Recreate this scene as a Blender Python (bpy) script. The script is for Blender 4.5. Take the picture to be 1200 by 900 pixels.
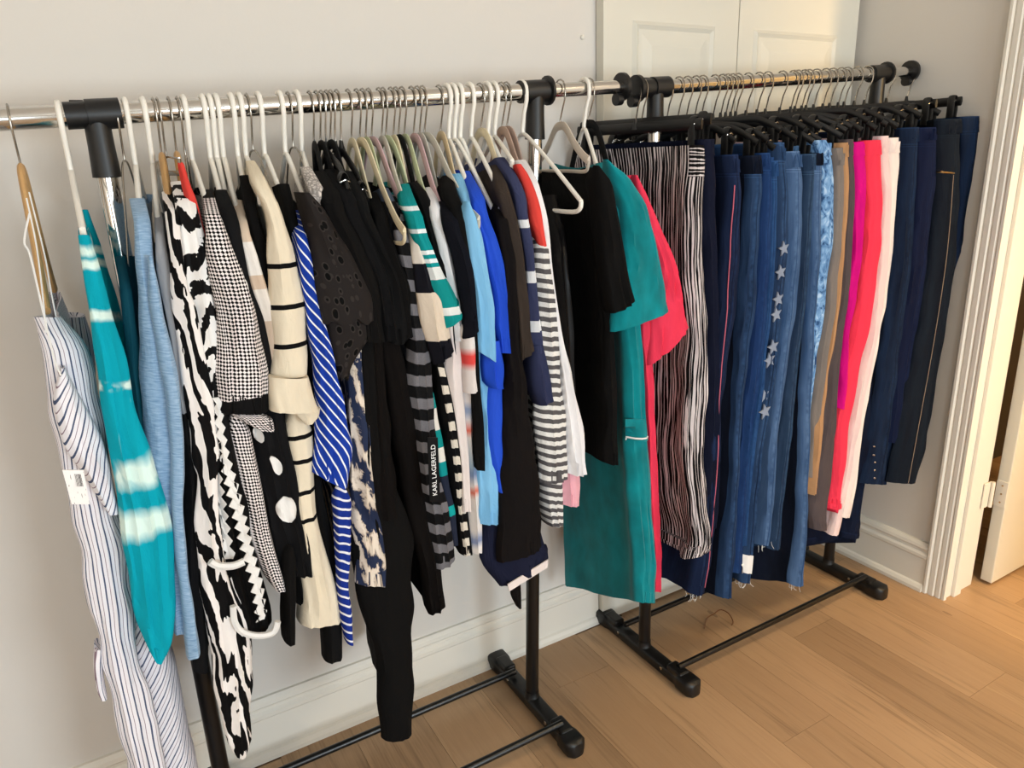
import bpy, bmesh, math, random
from mathutils import Vector, Matrix, noise
from mathutils.bvhtree import BVHTree

for o in list(bpy.data.objects):
    bpy.data.objects.remove(o, do_unlink=True)
sc = bpy.context.scene
COL = sc.collection
rnd = random.Random(7)

# ------------------------------------------------------------------ camera
cam_data = bpy.data.cameras.new('camera'); cam_data.sensor_width = 36; cam_data.lens = 25.6212
cam_data.clip_start = .02
cam = bpy.data.objects.new('camera', cam_data); COL.objects.link(cam)
R = [[0.861798, 0.17832, -0.474874], [-0.50602, 0.237041, -0.82931], [-0.035318, 0.954994, 0.294515]]
cam.matrix_world = Matrix.Translation([0.0, -1.6786, 1.4644]) @ Matrix(R).to_4x4()
sc.camera = cam

# ------------------------------------------------------------------ world, lights, exposure
def srgb(c):
    if isinstance(c, str):
        c = [int(c[i:i+2], 16) for i in (1, 3, 5)]
    return tuple((v/255/12.92 if v/255 <= .04045 else ((v/255+.055)/1.055)**2.4) for v in c) + (1,)

world = bpy.data.worlds.new('daylight'); sc.world = world; world.use_nodes = True
world.node_tree.nodes['Background'].inputs[0].default_value = (.80, .84, .92, 1)
world.node_tree.nodes['Background'].inputs[1].default_value = .06

def area(name, loc, target, sx, sy, power, col):
    d = bpy.data.lights.new(name, 'AREA'); d.shape = 'RECTANGLE'; d.size = sx; d.size_y = sy
    d.energy = power; d.color = col
    o = bpy.data.objects.new(name, d); COL.objects.link(o); o.location = loc
    o.rotation_euler = (Vector(target)-Vector(loc)).to_track_quat('-Z', 'Y').to_euler()
    return o
# two windows in the wall behind the photographer, a hall lamp beyond the door, an added warm fill at right
area('window_light', (1.35, -4.35, 1.2), (.8, 0, .75), 1.15, 1.4, 78, (.81, .925, 1))
area('window_light', (-.75, -4.35, 1.2), (.0, 0, .8), 1.15, 1.4, 30, (.81, .925, 1))
def point(name, loc, power, col, r):
    l = bpy.data.lights.new(name, 'POINT'); l.energy = power; l.color = col; l.shadow_soft_size = r
    o = bpy.data.objects.new(name, l); COL.objects.link(o); o.location = loc
point('hall_lamp', (2.66, -2.15, 1.7), 90, (1, .66, .28), .12)
point('floor_lamp', (-1.5, -2.3, 1.2), 20, (1, .86, .68), .15)
point('added_warm_fill', (1.9, -2.3, 2.3), 18, (1, .78, .5), .12)  # unseen fill, added to brighten the floor and wall at right
sl = bpy.data.lights.new('added_warm_spot', 'SPOT'); sl.energy = 95; sl.color = (1, .74, .42); sl.shadow_soft_size = .10  # spot added to warm the right floor, no fixture known there
sl.spot_size = math.radians(84); sl.spot_blend = .9
so = bpy.data.objects.new('added_warm_spot', sl); COL.objects.link(so); so.location = (1.95, -1.25, 2.47); so.rotation_euler = (math.radians(-6), 0, 0)

sc.view_settings.view_transform = 'Standard'; sc.view_settings.look = 'None'
sc.view_settings.gamma = 1; sc.view_settings.use_curve_mapping = False
sc.view_settings.exposure = -0.04

# ------------------------------------------------------------------ materials
class NB:
    def __init__(s, name):
        s.m = bpy.data.materials.new(name); s.m.use_nodes = True
        s.t = s.m.node_tree; s.b = s.t.nodes['Principled BSDF']; s._uv = None
    def n(s, typ, **k):
        o = s.t.nodes.new(typ)
        for a, v in k.items(): setattr(o, a, v)
        return o
    def link(s, a, b): s.t.links.new(a, b)
    def put(s, sock, v):
        if isinstance(v, bpy.types.NodeSocket): s.link(v, sock)
        else: sock.default_value = v
    def math(s, op, a, b=0.0, c=0.0):
        o = s.n('ShaderNodeMath', operation=op)
        for i, v in enumerate((a, b, c)): s.put(o.inputs[i], v)
        return o.outputs[0]
    def uv(s):
        if not s._uv:
            t = s.n('ShaderNodeUVMap', uv_map='cloth'); x = s.n('ShaderNodeSeparateXYZ'); s.link(t.outputs[0], x.inputs[0])
            s._uv = (t.outputs[0], x.outputs[0], x.outputs[1])
        return s._uv
    def height(s):
        t = s.n('ShaderNodeUVMap', uv_map='height'); x = s.n('ShaderNodeSeparateXYZ'); s.link(t.outputs[0], x.inputs[0])
        return x.outputs[1]
    def scale(s, vec, sx, sy, sz=1):
        o = s.n('ShaderNodeMapping'); s.link(vec, o.inputs[0]); o.inputs['Scale'].default_value = (sx, sy, sz)
        return o.outputs[0]
    def obj(s):
        return s.n('ShaderNodeTexCoord').outputs['Object']
    def noise(s, vec, scale, detail=2.0, dist=0.0, rough=.5):
        o = s.n('ShaderNodeTexNoise'); s.link(vec, o.inputs['Vector'])
        o.inputs['Scale'].default_value = scale; o.inputs['Detail'].default_value = detail
        o.inputs['Distortion'].default_value = dist; o.inputs['Roughness'].default_value = rough
        return o.outputs['Fac']
    def ramp(s, fac, stops, mode='LINEAR'):
        o = s.n('ShaderNodeValToRGB'); s.put(o.inputs[0], fac); e = o.color_ramp; e.interpolation = mode
        stops = sorted(stops, key=lambda q: q[0])
        e.elements[0].position = max(0, stops[0][0]); e.elements[0].color = srgb(stops[0][1])
        e.elements[1].position = max(0, stops[-1][0]); e.elements[1].color = srgb(stops[-1][1])
        for p_, c_ in stops[1:-1]:
            q = e.elements.new(p_); q.color = srgb(c_)
        return o.outputs[0]
    def mix(s, f, a, b, mode='MIX'):
        o = s.n('ShaderNodeMix', data_type='RGBA', blend_type=mode)
        s.put(o.inputs['Factor'], f)
        for i, v in ((6, a), (7, b)):
            s.put(o.inputs[i], srgb(v) if isinstance(v, (str, tuple, list)) and not isinstance(v, bpy.types.NodeSocket) else v)
        return o.outputs[2]
    def bump(s, h, strength, dist=.002):
        o = s.n('ShaderNodeBump'); s.link(h, o.inputs['Height']); o.inputs['Strength'].default_value = strength
        o.inputs['Distance'].default_value = dist
        s.link(o.outputs[0], s.b.inputs['Normal'])
    def done(s, col, rough=.85, sheen=0.0, metal=0.0, spec=.12):
        s.put(s.b.inputs['Base Color'], srgb(col) if isinstance(col, str) else col)
        s.b.inputs['Roughness'].default_value = rough; s.b.inputs['Metallic'].default_value = metal
        s.b.inputs['Specular IOR Level'].default_value = spec
        s.b.inputs['Sheen Weight'].default_value = sheen
        return s.m
    def weave(s, strength=.25, sc_=900, crease=1.0):
        uv = s.uv()[0]
        w = s.noise(s.scale(uv, 40, 13), 1, 3, .9, .55)
        f = s.noise(uv, sc_, 1)
        h = s.math('ADD', s.math('MULTIPLY', w, 1.0*crease), s.math('MULTIPLY', f, .05*strength*4))
        s.bump(h, .55, .006)

def frac_mask(b, x, period, duty):
    return b.math('LESS_THAN', b.math('FRACT', b.math('DIVIDE', x, period)), duty)

MC = {}
PLAIN = dict(
    white_cloth=('#f1efec', .8), white_knit=('#f0eef0', .85), pinkwhite=('#e9ddd9', .85), cream=('#e9dcc4', .9),
    black=('#0d0c0c', .9), black2=('#0e0e0f', .85), charcoal=('#0d0d0f', .9), brownblack=('#0d0908', .9),
    black_warm=('#110d0d', .85), black_sheer=('#070708', .6), navyblack=('#0c0d16', .85), navy=('#0e1327', .85),
    coral=('#e0473f', .85), coral_pink=('#ea3a57', .75), coral_bright=('#f23b55', .8), magenta=('#d80a80', .8),
    dark_teal=('#114b5a', .8), taupe=('#3c332d', .9), slate=('#2e3350', .9), slate_navy=('#1b1e33', .9), pink=('#f2b2bf', .85), royal=('#2450cf', .7),
    greytaupe=('#807771', .85), tan=('#b98d65', .85), browngrey=('#554b4c', .85), blush=('#ecd2cf', .8),
    white_denim=('#f0e2dc', .8), star_thread=('#8d97aa', .8), pinkline=('#d66f83', .8), seam_tan=('#9b8a78', .8),
    tag_white=None, tag_black=None)

def denim(b, c, edge, str_=.5):
    """indigo twill: fine vertical slubs, soft fading, a felled seam with puckers down the front edge"""
    uv, u, v = b.uv()
    n1 = b.noise(b.scale(uv, 300, 14), 1, 2)
    n2 = b.noise(b.scale(uv, 22, 4.5), 1, 4, .4)
    n3 = b.noise(b.scale(uv, 60, 55), 1, 2)
    f = b.math('ADD', b.math('MULTIPLY', n1, .35), b.math('MULTIPLY', n2, 1.3))
    f = b.math('SUBTRACT', f, .48)
    au = b.math('ABSOLUTE', u)
    near = b.math('MAXIMUM', 0.0, b.math('SUBTRACT', 1.0, b.math('DIVIDE', b.math('ABSOLUTE', b.math('SUBTRACT', au, .005)), .006)))
    puck = b.math('MULTIPLY', near, b.math('SUBTRACT', n3, .38))
    f = b.math('ADD', f, b.math('MULTIPLY', puck, 1.5))
    seam = b.math('LESS_THAN', au, .0011)
    f = b.math('SUBTRACT', f, b.math('MULTIPLY', seam, .45))
    top = b.math('GREATER_THAN', v, -.0035)
    l1 = b.math('LESS_THAN', b.math('ABSOLUTE', b.math('ADD', v, .043)), .0010)
    l2 = b.math('LESS_THAN', b.math('ABSOLUTE', b.math('ADD', v, .049)), .0008)
    f = b.math('ADD', f, b.math('MULTIPLY', b.math('MAXIMUM', top, b.math('MAXIMUM', l1, l2)), .55))
    col = b.mix(b.math('MINIMUM', 1.0, b.math('MAXIMUM', 0.0, f)), c, edge)
    col = b.mix(.22, col, '#06080c')
    b.bump(b.math('ADD', b.math('MULTIPLY', n1, .1), b.math('ADD', b.math('MULTIPLY', puck, .8), b.noise(b.scale(uv, 30, 11), 1, 3, .8))), .5, .005)
    return col

def make(name):
    b = NB(name)
    uv, u, v = b.uv()
    if name in PLAIN and PLAIN[name]:
        c, r = PLAIN[name]
        n = b.noise(b.scale(uv, 30, 12), 1, 3)
        col = b.mix(b.math('MULTIPLY', n, .22), c, '#000000')
        b.weave()
        return b.done(col, r, .0)
    if name in ('pinstripe', 'pinstripe_bias'):
        if name == 'pinstripe_bias': u = b.math('ADD', b.math('MULTIPLY', u, .8), b.math('MULTIPLY', v, -.5))
        m1 = frac_mask(b, b.math('ADD', u, b.math('MULTIPLY', b.noise(b.scale(uv, 4, 6), 1), .012)), .0135, .17)
        m2 = frac_mask(b, b.math('ADD', b.math('ADD', u, .0065), b.math('MULTIPLY', b.noise(b.scale(uv, 4, 6), 1), .012)), .0135, .07)
        col = b.mix(m2, b.mix(m1, '#e9e6ec', '#4b5672'), '#8d7886'); b.weave(.3, 500)
        return b.done(col, .85)
    if name == 'tiedye_teal':
        n = b.noise(b.scale(uv, 9, 2.2), 1, 3, 1.2)
        w = b.noise(b.scale(uv, 2.5, 9), 1, 2, .6)
        f = b.math('MAXIMUM', b.math('MULTIPLY', b.math('SUBTRACT', n, .60), 9.), b.math('MULTIPLY', b.math('SUBTRACT', w, .64), 9.))
        col = b.mix(b.math('MINIMUM', b.math('MAXIMUM', f, 0), 1), '#049fb4', '#d8f0ea'); b.weave(.2)
        return b.done(col, .75, 0)
    if name == 'heather_blue':
        n = b.noise(b.scale(uv, 60, 420), 1, 2)
        return (b.weave(.3), b.done(b.ramp(n, [(.3, '#6f92b5'), (.7, '#9db9d4')]), .9, .2))[1]
    if name == 'zebra_big':
        d = b.noise(b.scale(uv, 26, 6.5), 1, 3, .6)
        w = b.math('SINE', b.math('ADD', b.math('ADD', b.math('MULTIPLY', u, 210), b.math('MULTIPLY', v, 40)), b.math('MULTIPLY', d, 20)))
        b.weave(.2); return b.done(b.mix(b.math('GREATER_THAN', w, .05), '#0a090a', '#ece6e2'), .8)
    if name == 'brush':
        d = b.noise(b.scale(uv, 30, 18), 1, 3, .6)
        w = b.math('SINE', b.math('ADD', b.math('ADD', b.math('MULTIPLY', v, 120), b.math('MULTIPLY', u, -70)), b.math('MULTIPLY', d, 15)))
        b.weave(.2); return b.done(b.mix(b.math('GREATER_THAN', w, -.05), '#0a090a', '#eeebe8'), .6)
    if name == 'houndstooth':
        a_ = b.math('ADD', u, v); c_ = b.math('SUBTRACT', u, v)
        m1 = frac_mask(b, a_, .0125, .52); m2 = frac_mask(b, c_, .0125, .52)
        m = b.math('MULTIPLY', m1, m2); m3 = b.math('MULTIPLY', b.math('SUBTRACT', 1., m1), b.math('SUBTRACT', 1., m2))
        b.weave(.2); return b.done(b.mix(b.math('MAXIMUM', m, m3), '#0d0c0d', '#ece3e2'), .85)
    if name == 'big_dots':
        b.weave(.2); return b.done('#101012', .8)
    if name == 'sequin':
        vo = b.n('ShaderNodeTexVoronoi'); b.link(b.scale(uv, 90, 90), vo.inputs['Vector']); vo.inputs['Scale'].default_value = 1
        b.weave(.2); return b.done(b.mix(b.math('LESS_THAN', vo.outputs['Distance'], .17), '#0e0e10', '#9a9aa2'), .6)
    if name == 'blue_diag':
        m = frac_mask(b, b.math('ADD', b.math('MULTIPLY', v, .8), b.math('MULTIPLY', u, 1.15)), .0205, .21)
        b.weave(.15); return b.done(b.mix(m, '#16389a', '#eef0f6'), .75)
    if name == 'blue_horiz':
        m = frac_mask(b, b.math('ADD', v, b.math('MULTIPLY', b.noise(b.scale(uv, 20, 10), 1), .02)), .019, .25)
        b.weave(.15); return b.done(b.mix(m, '#172f86', '#e6e6ee'), .75)
    if name == 'eyelet':
        vo = b.n('ShaderNodeTexVoronoi'); b.link(b.scale(uv, 66, 46), vo.inputs['Vector']); vo.inputs['Scale'].default_value = 1
        vo.inputs['Randomness'].default_value = .65
        r1 = b.math('LESS_THAN', vo.outputs['Distance'], .30)
        r2 = b.math('LESS_THAN', vo.outputs['Distance'], .41)
        b.bump(r2, .8, .003)
        return b.done(b.mix(r1, b.mix(r2, '#211d1c', '#2f2a28'), '#010101'), .8)
    if name == 'snake':
        vo = b.n('ShaderNodeTexVoronoi', feature='DISTANCE_TO_EDGE'); b.link(b.scale(uv, 150, 95), vo.inputs['Vector']); vo.inputs['Scale'].default_value = 1
        n = b.noise(b.scale(uv, 25, 25), 1, 2)
        f = b.math('ADD', vo.outputs['Distance'], b.math('MULTIPLY', n, .25))
        b.weave(.2); return b.done(b.ramp(f, [(.08, '#6d6866'), (.25, '#b9b2ad'), (.45, '#dcd5cf')]), .75)
    if name == 'navytan':
        d = b.noise(b.scale(uv, 26, 11), 1, 5, .5, .65)
        w = b.math('SINE', b.math('ADD', b.math('ADD', b.math('MULTIPLY', u, 130), b.math('MULTIPLY', v, 62)), b.math('MULTIPLY', d, 17)))
        b.weave(.4, 400); return b.done(b.ramp(b.math('MULTIPLY_ADD', w, .5, .5), [(.40, '#27304a'), (.62, '#bfae9c'), (.9, '#e0d3c4')]), .85)
    if name == 'skyblue':
        n = b.noise(b.scale(uv, 8, 5), 1, 2); b.weave(.2)
        return b.done(b.ramp(n, [(.3, '#6fabd6'), (.7, '#82bce2')]), .85, 0)
    if name == 'black_shiny': return b.done('#0b0a0b', .3)
    if name == 'teal_velour':
        n = b.noise(b.scale(uv, 18, 10), 1, 4); b.bump(b.noise(uv, 500, 2), .3, .001)
        return b.done(b.ramp(n, [(.3, '#00666c'), (.7, '#018890')]), .85, .15)
    if name == 'irreg':
        n = b.noise(b.scale(uv, 120, 5), 1, 3, .4); k = b.noise(b.scale(uv, 60, 2.2), 1, 2)
        w = b.math('SINE', b.math('ADD', b.math('MULTIPLY', u, 640), b.math('MULTIPLY', n, 11)))
        w = b.math('ADD', w, b.math('MULTIPLY', b.math('SUBTRACT', k, .5), 2.0))
        b.weave(.3, 400); return b.done(b.ramp(b.math('MULTIPLY_ADD', w, .5, .5), [(.60, '#121012'), (.80, '#d9d0d0')]), .85)
    if name == 'tab_h':
        n = b.noise(b.scale(uv, 30, 60), 1, 2)
        w = b.math('SINE', b.math('ADD', b.math('ADD', b.math('MULTIPLY', v, 800), b.math('MULTIPLY', u, -160)), b.math('MULTIPLY', n, 4)))
        return b.done(b.mix(b.math('GREATER_THAN', w, .25), '#121012', '#d9d0d0'), .85)
    D = dict(denim_dark=('#0d142a', '#22345a'), denim_ink=('#070a15', '#162036'), denim_blue=('#132b59', '#284a7d'), denim_azure=('#173763', '#335a8f'),
             denim_mid=('#14233f', '#3b5b86'), denim_mid2=('#182843', '#3d5877'), denim_light=('#2c4a74', '#6684ad'), denim_navy=('#0a0f1f', '#172340'),
             denim_dk2=('#091224', '#1e3456'), denim_navy2=('#09102a', '#142246'), denim_ink2=('#080d1a', '#172432'))
    if name in D: return b.done(denim(b, *D[name]), .9)
    if name == 'denim_bleach':
        n = b.noise(b.scale(uv, 45, 26), 1, 4, 1.5)
        return b.done(b.ramp(n, [(.36, '#2b4a73'), (.44, '#5a83b3'), (.56, '#7ea6d0'), (.66, '#adc9e4')]), .9)
    if name == 'tag_white':
        g1 = b.noise(b.scale(uv, 700, 90), 1, 1)
        return b.done(b.mix(b.math('LESS_THAN', g1, .30), '#f2eeec', '#8a8684'), .6)
    if name == 'barcode':
        n = b.noise(b.scale(uv, 1500, 1), 1, 1)
        return b.done(b.mix(b.math('GREATER_THAN', n, .5), '#f2eeec', '#1a1a1c'), .6)
    if name == 'tag_black':
        return b.done('#08080a', .4)
    raise KeyError(name)

def rampz(b, bands, mode):
    f = b.math('MULTIPLY', b.height(), .5)
    if mode == 'CONSTANT':
        st = [(0.0, bands[-1][1])] + [(bands[i+1][0]/2, bands[i][1]) for i in range(len(bands)-2, -1, -1)]
    else:
        st = [(z/2, c) for z, c in bands]
    return b.ramp(f, st, mode)

def mat(spec):
    key = repr(spec)
    if key in MC: return MC[key]
    if isinstance(spec, str):
        m = make(spec)
    else:
        k = spec[0]; b = NB('fabric_' + k); uv, u, v = b.uv(); rough = .85
        if k in ('bands', 'blend'):
            col = rampz(b, spec[2], 'CONSTANT' if k == 'bands' else 'LINEAR')
            n = b.noise(b.scale(uv, 30, 12), 1, 3)
            col = b.mix(b.math('MULTIPLY', n, .2), col, '#000000'); b.weave(.3, 700)
            if spec[1] == 'satin': rough = .45
        elif k == 'bandpat':
            a_ = b.math('ADD', u, v); c_ = b.math('SUBTRACT', u, v)
            m1 = frac_mask(b, a_, .0125, .52); m2 = frac_mask(b, c_, .0125, .52)
            mm = b.math('MAXIMUM', b.math('MULTIPLY', m1, m2), b.math('MULTIPLY', b.math('SUBTRACT', 1., m1), b.math('SUBTRACT', 1., m2)))
            hz = b.height(); on = b.math('MULTIPLY', b.math('LESS_THAN', hz, spec[2][1][0]), b.math('GREATER_THAN', hz, spec[2][2][0]))
            col = b.mix(b.math('MULTIPLY', mm, on), '#0d0c0d', '#ece3e2'); b.weave(.2)
        elif k == 'lines':
            mm = 0.0
            for z in spec[2]:
                mm = b.math('MAXIMUM', mm, b.math('LESS_THAN', b.math('ABSOLUTE', b.math('SUBTRACT', b.height(), z)), .0042))
            n = b.noise(b.scale(uv, 30, 12), 1, 3)
            col = b.mix(mm, b.mix(b.math('MULTIPLY', n, .2), '#e9dcc4', '#000000'), '#0b0a0a'); b.weave(.3, 700)
        elif k == 'tiedye':
            hz = b.height(); mm = 0.0
            wob = b.math('MULTIPLY', b.math('SUBTRACT', b.noise(b.scale(uv, 22, 10), 1, 3), .5), .045)
            for z, w in spec[1]:
                q = b.math('SUBTRACT', 1.0, b.math('DIVIDE', b.math('ABSOLUTE', b.math('ADD', b.math('SUBTRACT', hz, z), b.math('MULTIPLY', wob, 1.0 if w > .02 else .6))), w))
                mm = b.math('MAXIMUM', mm, b.math('MULTIPLY', q, 1.6))
            br = b.noise(b.scale(uv, 16, 7), 1, 3, 1.0)
            mm = b.math('MULTIPLY', mm, b.math('MINIMUM', 1.0, b.math('MAXIMUM', 0.0, b.math('MULTIPLY', b.math('SUBTRACT', br, .36), 7.0))))
            st = b.math('MULTIPLY', b.math('SUBTRACT', b.noise(b.scale(uv, 26, 3.2), 1, 3, 1.4), .66), 9.0)
            mm = b.math('MINIMUM', 1.0, b.math('MAXIMUM', 0.0, b.math('MAXIMUM', mm, st)))
            col = b.mix(mm, '#049fb4', '#d8f0ea'); b.weave(.2)
        elif k == 'irreg':
            def lines(a, c, fa, n):
                w = b.math('SINE', b.math('ADD', b.math('MULTIPLY', a, fa), b.math('MULTIPLY', n, 13)))
                kk = b.noise(b.scale(uv, 150, 3.0), 1, 3)
                w = b.math('ADD', w, b.math('MULTIPLY', b.math('SUBTRACT', kk, .5), 3.2))
                return b.math('MULTIPLY_ADD', w, .5, .5)
            f1 = lines(u, v, 720, b.noise(b.scale(uv, 140, 5), 1, 4, .4))
            f2 = lines(v, u, 700, b.noise(b.scale(uv, 9, 60), 1, 3, .3))
            top = b.math('MULTIPLY', b.math('GREATER_THAN', b.height(), spec[1]), b.math('LESS_THAN', b.math('ABSOLUTE', u), .030))
            f = b.math('ADD', b.math('MULTIPLY', top, f2), b.math('MULTIPLY', b.math('SUBTRACT', 1.0, top), f1))
            col = b.ramp(f, [(.58, '#0c0a0c'), (.84, '#cfc6c7')]); b.weave(.3, 400)
        elif k == 'hs':
            mm = frac_mask(b, b.math('ADD', v, b.math('MULTIPLY', b.noise(b.scale(uv, 20, 9), 1), .012)), spec[3], spec[4])
            if len(spec) > 5: mm = b.math('MULTIPLY', mm, b.math('LESS_THAN', b.math('ABSOLUTE', u), spec[5]))
            n = b.noise(uv, 400, 2)
            col = b.mix(mm, spec[1], spec[2]); col = b.mix(b.math('MULTIPLY', n, .35), col, '#000000'); b.weave(.3, 700)
        m = b.done(col, rough, 0)
    MC[key] = m
    return m

def simple(name, c, rough=.5, metal=0.0, spec=.5, noise_amt=0.0, nscale=20):
    if name in MC: return MC[name]
    b = NB(name)
    n = b.noise(b.obj(), nscale, 3)
    col = b.mix(b.math('MULTIPLY', n, noise_amt), c, '#000000') if noise_amt else c
    MC[name] = b.done(col, rough, 0, metal, spec)
    return MC[name]
M_CHROME = simple('chrome_steel', '#d6d4d0', .12, 1.0)
M_BLACKPL = simple('black_plastic', '#0d0d0e', .42, 0, .5)
M_BLACKMT = simple('black_steel', '#0b0b0c', .3, 0, .5)
M_WHITEPL = simple('white_plastic', '#f1ede4', .3, 0, .5)
M_WIRE = simple('hook_steel', '#a9a49c', .25, 1.0)
M_WOOD = simple('hanger_wood', '#cfa36c', .5, 0, .4, .25, 60)
M_BRASS = simple('brass', '#b79a6a', .35, 1.0)
M_TRIM = simple('white_trim_paint', '#e6e1d6', .45, 0, .4, .05, 4)
M_DOOR = simple('door_paint', '#dedacd', .4, 0, .4, .03, 3)
M_CEIL = simple('ceiling_paint', '#f0eee9', .9, 0, .2)
MC['chrome'] = M_CHROME; MC[repr('chrome')] = M_CHROME; MC[repr('brass')] = M_BRASS
VEL = dict(velvet_cream='#e0d3b4', velvet_green='#bcc3a0', velvet_pink='#c9aaae', velvet_grey='#c9c6ba', velvet_taupe='#b39a8c', velvet_beige='#d8cdc0', wood_velvet='#dbc6a2', black='#131314')

def wall_paint(name):
    b = NB(name); n = b.noise(b.obj(), 1.5, 3)
    b.bump(b.noise(b.obj(), 120, 3), .08, .002)
    return b.done(b.mix(b.math('MULTIPLY', n, .06), '#dad5ce', '#c0b6aa'), .75, 0, 0, .25)
M_WALL = wall_paint('greige_wall_paint')

def plank_mat():
    b = NB('oak_plank'); t = b.n('ShaderNodeTexCoord').outputs['Object']
    oi = b.n('ShaderNodeObjectInfo'); off = b.n('ShaderNodeCombineXYZ')
    for i in range(3): b.link(b.math('MULTIPLY', oi.outputs['Random'], 37.+i*11), off.inputs[i])
    add = b.n('ShaderNodeVectorMath', operation='ADD'); b.link(t, add.inputs[0]); b.link(off.outputs[0], add.inputs[1])
    p_ = add.outputs[0]
    g = b.noise(b.scale(p_, 26, 1.6, 1), 1, 5, .8, .6)
    g2 = b.noise(b.scale(p_, 5, .9, 1), 1, 3, 1.0)
    fine = b.noise(b.scale(p_, 220, 6, 1), 1, 2)
    f = b.math('ADD', b.math('ADD', b.math('MULTIPLY', g, .5), b.math('MULTIPLY', g2, .4)), b.math('MULTIPLY', fine, .22))
    col = b.ramp(f, [(.30, '#69543f'), (.42, '#95795c'), (.54, '#b59471'), (.64, '#af8e6c'), (.78, '#c7a882')])
    kn = b.n('ShaderNodeTexVoronoi'); b.link(b.scale(p_, 6.5, 2.2, 1), kn.inputs['Vector']); kn.inputs['Scale'].default_value = 1
    k = b.math('LESS_THAN', b.math('ADD', kn.outputs['Distance'], b.math('MULTIPLY', g, .10)), .105)
    col = b.mix(b.math('MULTIPLY', k, .5), col, '#5c4430')
    stk = b.noise(b.scale(p_, 95, 2.4, 1), 1, 3, .5)
    sm = b.math('MINIMUM', .38, b.math('MAXIMUM', 0.0, b.math('MULTIPLY', b.math('SUBTRACT', stk, .61), 3.2)))
    col = b.mix(sm, col, '#5d452f')
    tint = b.math('MULTIPLY_ADD', oi.outputs['Random'], .42, 0.0)
    col = b.mix(tint, col, '#74593f')
    b.bump(f, .12, .001)
    return b.done(col, .42, 0, 0, .35)
M_PLANK = plank_mat()

# ------------------------------------------------------------------ mesh helpers
def link(name, verts, faces, m, parent=None, smooth=True, uvs=None, mats=None, fmat=None, sharp=50):
    me = bpy.data.meshes.new(name)
    if parent is not None:
        o0 = Vector(parent.matrix_world.translation if False else parent['_o'])
    else:
        zs = [v[2] for v in verts]; xs = [v[0] for v in verts]; ys = [v[1] for v in verts]
        o0 = Vector(((min(xs)+max(xs))/2, (min(ys)+max(ys))/2, min(zs)))
    me.from_pydata([Vector(v)-o0 for v in verts], [], faces)
    if uvs is not None:
        l = me.uv_layers.new(name='cloth'); l2 = me.uv_layers.new(name='height')
        vi = [0]*len(me.loops); me.loops.foreach_get('vertex_index', vi)
        l.data.foreach_set('uv', [c for i in vi for c in uvs[i][:2]])
        l2.data.foreach_set('uv', [c for i in vi for c in (uvs[i][0], verts[i][2])])
    me.materials.append(m)
    for mm in (mats or []): me.materials.append(mm)
    if fmat:
        for i, k in fmat.items(): me.polygons[i].material_index = k
    if smooth:
        for p_ in me.polygons: p_.use_smooth = True
    me.validate()
    if smooth: me.set_sharp_from_angle(angle=math.radians(sharp))
    o = bpy.data.objects.new(name, me); COL.objects.link(o)
    if parent is not None: o.parent = parent
    else: o.location = o0
    o['_o'] = list(o0)
    return o

def tag(o, label=None, cat=None, group=None, kind=None):
    for k, v in (('label', label), ('category', cat), ('group', group), ('kind', kind)):
        if v: o[k] = v
    return o

def empty(name, loc):
    o = bpy.data.objects.new(name, None); COL.objects.link(o); o.location = loc; o['_o'] = list(loc)
    o.empty_display_size = .05
    return o

def box_vf(x0, x1, y0, y1, z0, z1):
    v = [(x, y, z) for z in (z0, z1) for y in (y0, y1) for x in (x0, x1)]
    f = [(0, 2, 3, 1), (4, 5, 7, 6), (0, 1, 5, 4), (1, 3, 7, 5), (3, 2, 6, 7), (2, 0, 4, 6)]
    return v, f

def box(name, x0, x1, y0, y1, z0, z1, m, parent=None, bevel=0.0):
    v, f = box_vf(x0, x1, y0, y1, z0, z1)
    o = link(name, v, f, m, parent, smooth=False)
    if bevel:
        md = o.modifiers.new('bevel', 'BEVEL'); md.width = bevel; md.segments = 2
    return o

def smooth_path(pts, n=6):
    P = [Vector(p_) for p_ in pts]
    if len(P) < 3: return P
    out = []
    for i in range(len(P)-1):
        a = P[max(i-1, 0)]; b_ = P[i]; c = P[i+1]; d = P[min(i+2, len(P)-1)]
        for k in range(n):
            t = k/n
            out.append(.5*((2*b_)+(c-a)*t+(2*a-5*b_+4*c-d)*t*t+(3*b_-a-3*c+d)*t**3))
    out.append(P[-1])
    return out

def sweep_vf(path, rb, rn, binorm=(1, 0, 0), seg=8, base=0):
    """tube along path; rb = radius along the binormal, rn = radius in the plane of the bend"""
    P = [Vector(p_) for p_ in path]; V = []; F = []
    B0 = Vector(binorm)
    for i, p_ in enumerate(P):
        t = (P[min(i+1, len(P)-1)]-P[max(i-1, 0)]).normalized()
        b_ = (B0 - t*B0.dot(t))
        b_ = b_.normalized() if b_.length > 1e-4 else t.orthogonal().normalized()
        n_ = t.cross(b_)
        a_, c_ = (rb[i], rn[i]) if isinstance(rb, (list, tuple)) else (rb, rn)
        for k in range(seg):
            an = 2*math.pi*k/seg
            V.append(p_ + b_*a_*math.cos(an) + n_*c_*math.sin(an))
    for i in range(len(P)-1):
        for k in range(seg):
            a = base+i*seg+k; b_ = base+i*seg+(k+1) % seg
            F.append((a, b_, b_+seg, a+seg))
    F.append(tuple(base+k for k in reversed(range(seg))))
    F.append(tuple(base+(len(P)-1)*seg+k for k in range(seg)))
    return V, F

def sweep(name, path, rb, rn, m, parent=None, binorm=(1, 0, 0), seg=8):
    V, F = sweep_vf(path, rb, rn, binorm, seg)
    return link(name, V, F, m, parent)

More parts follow.
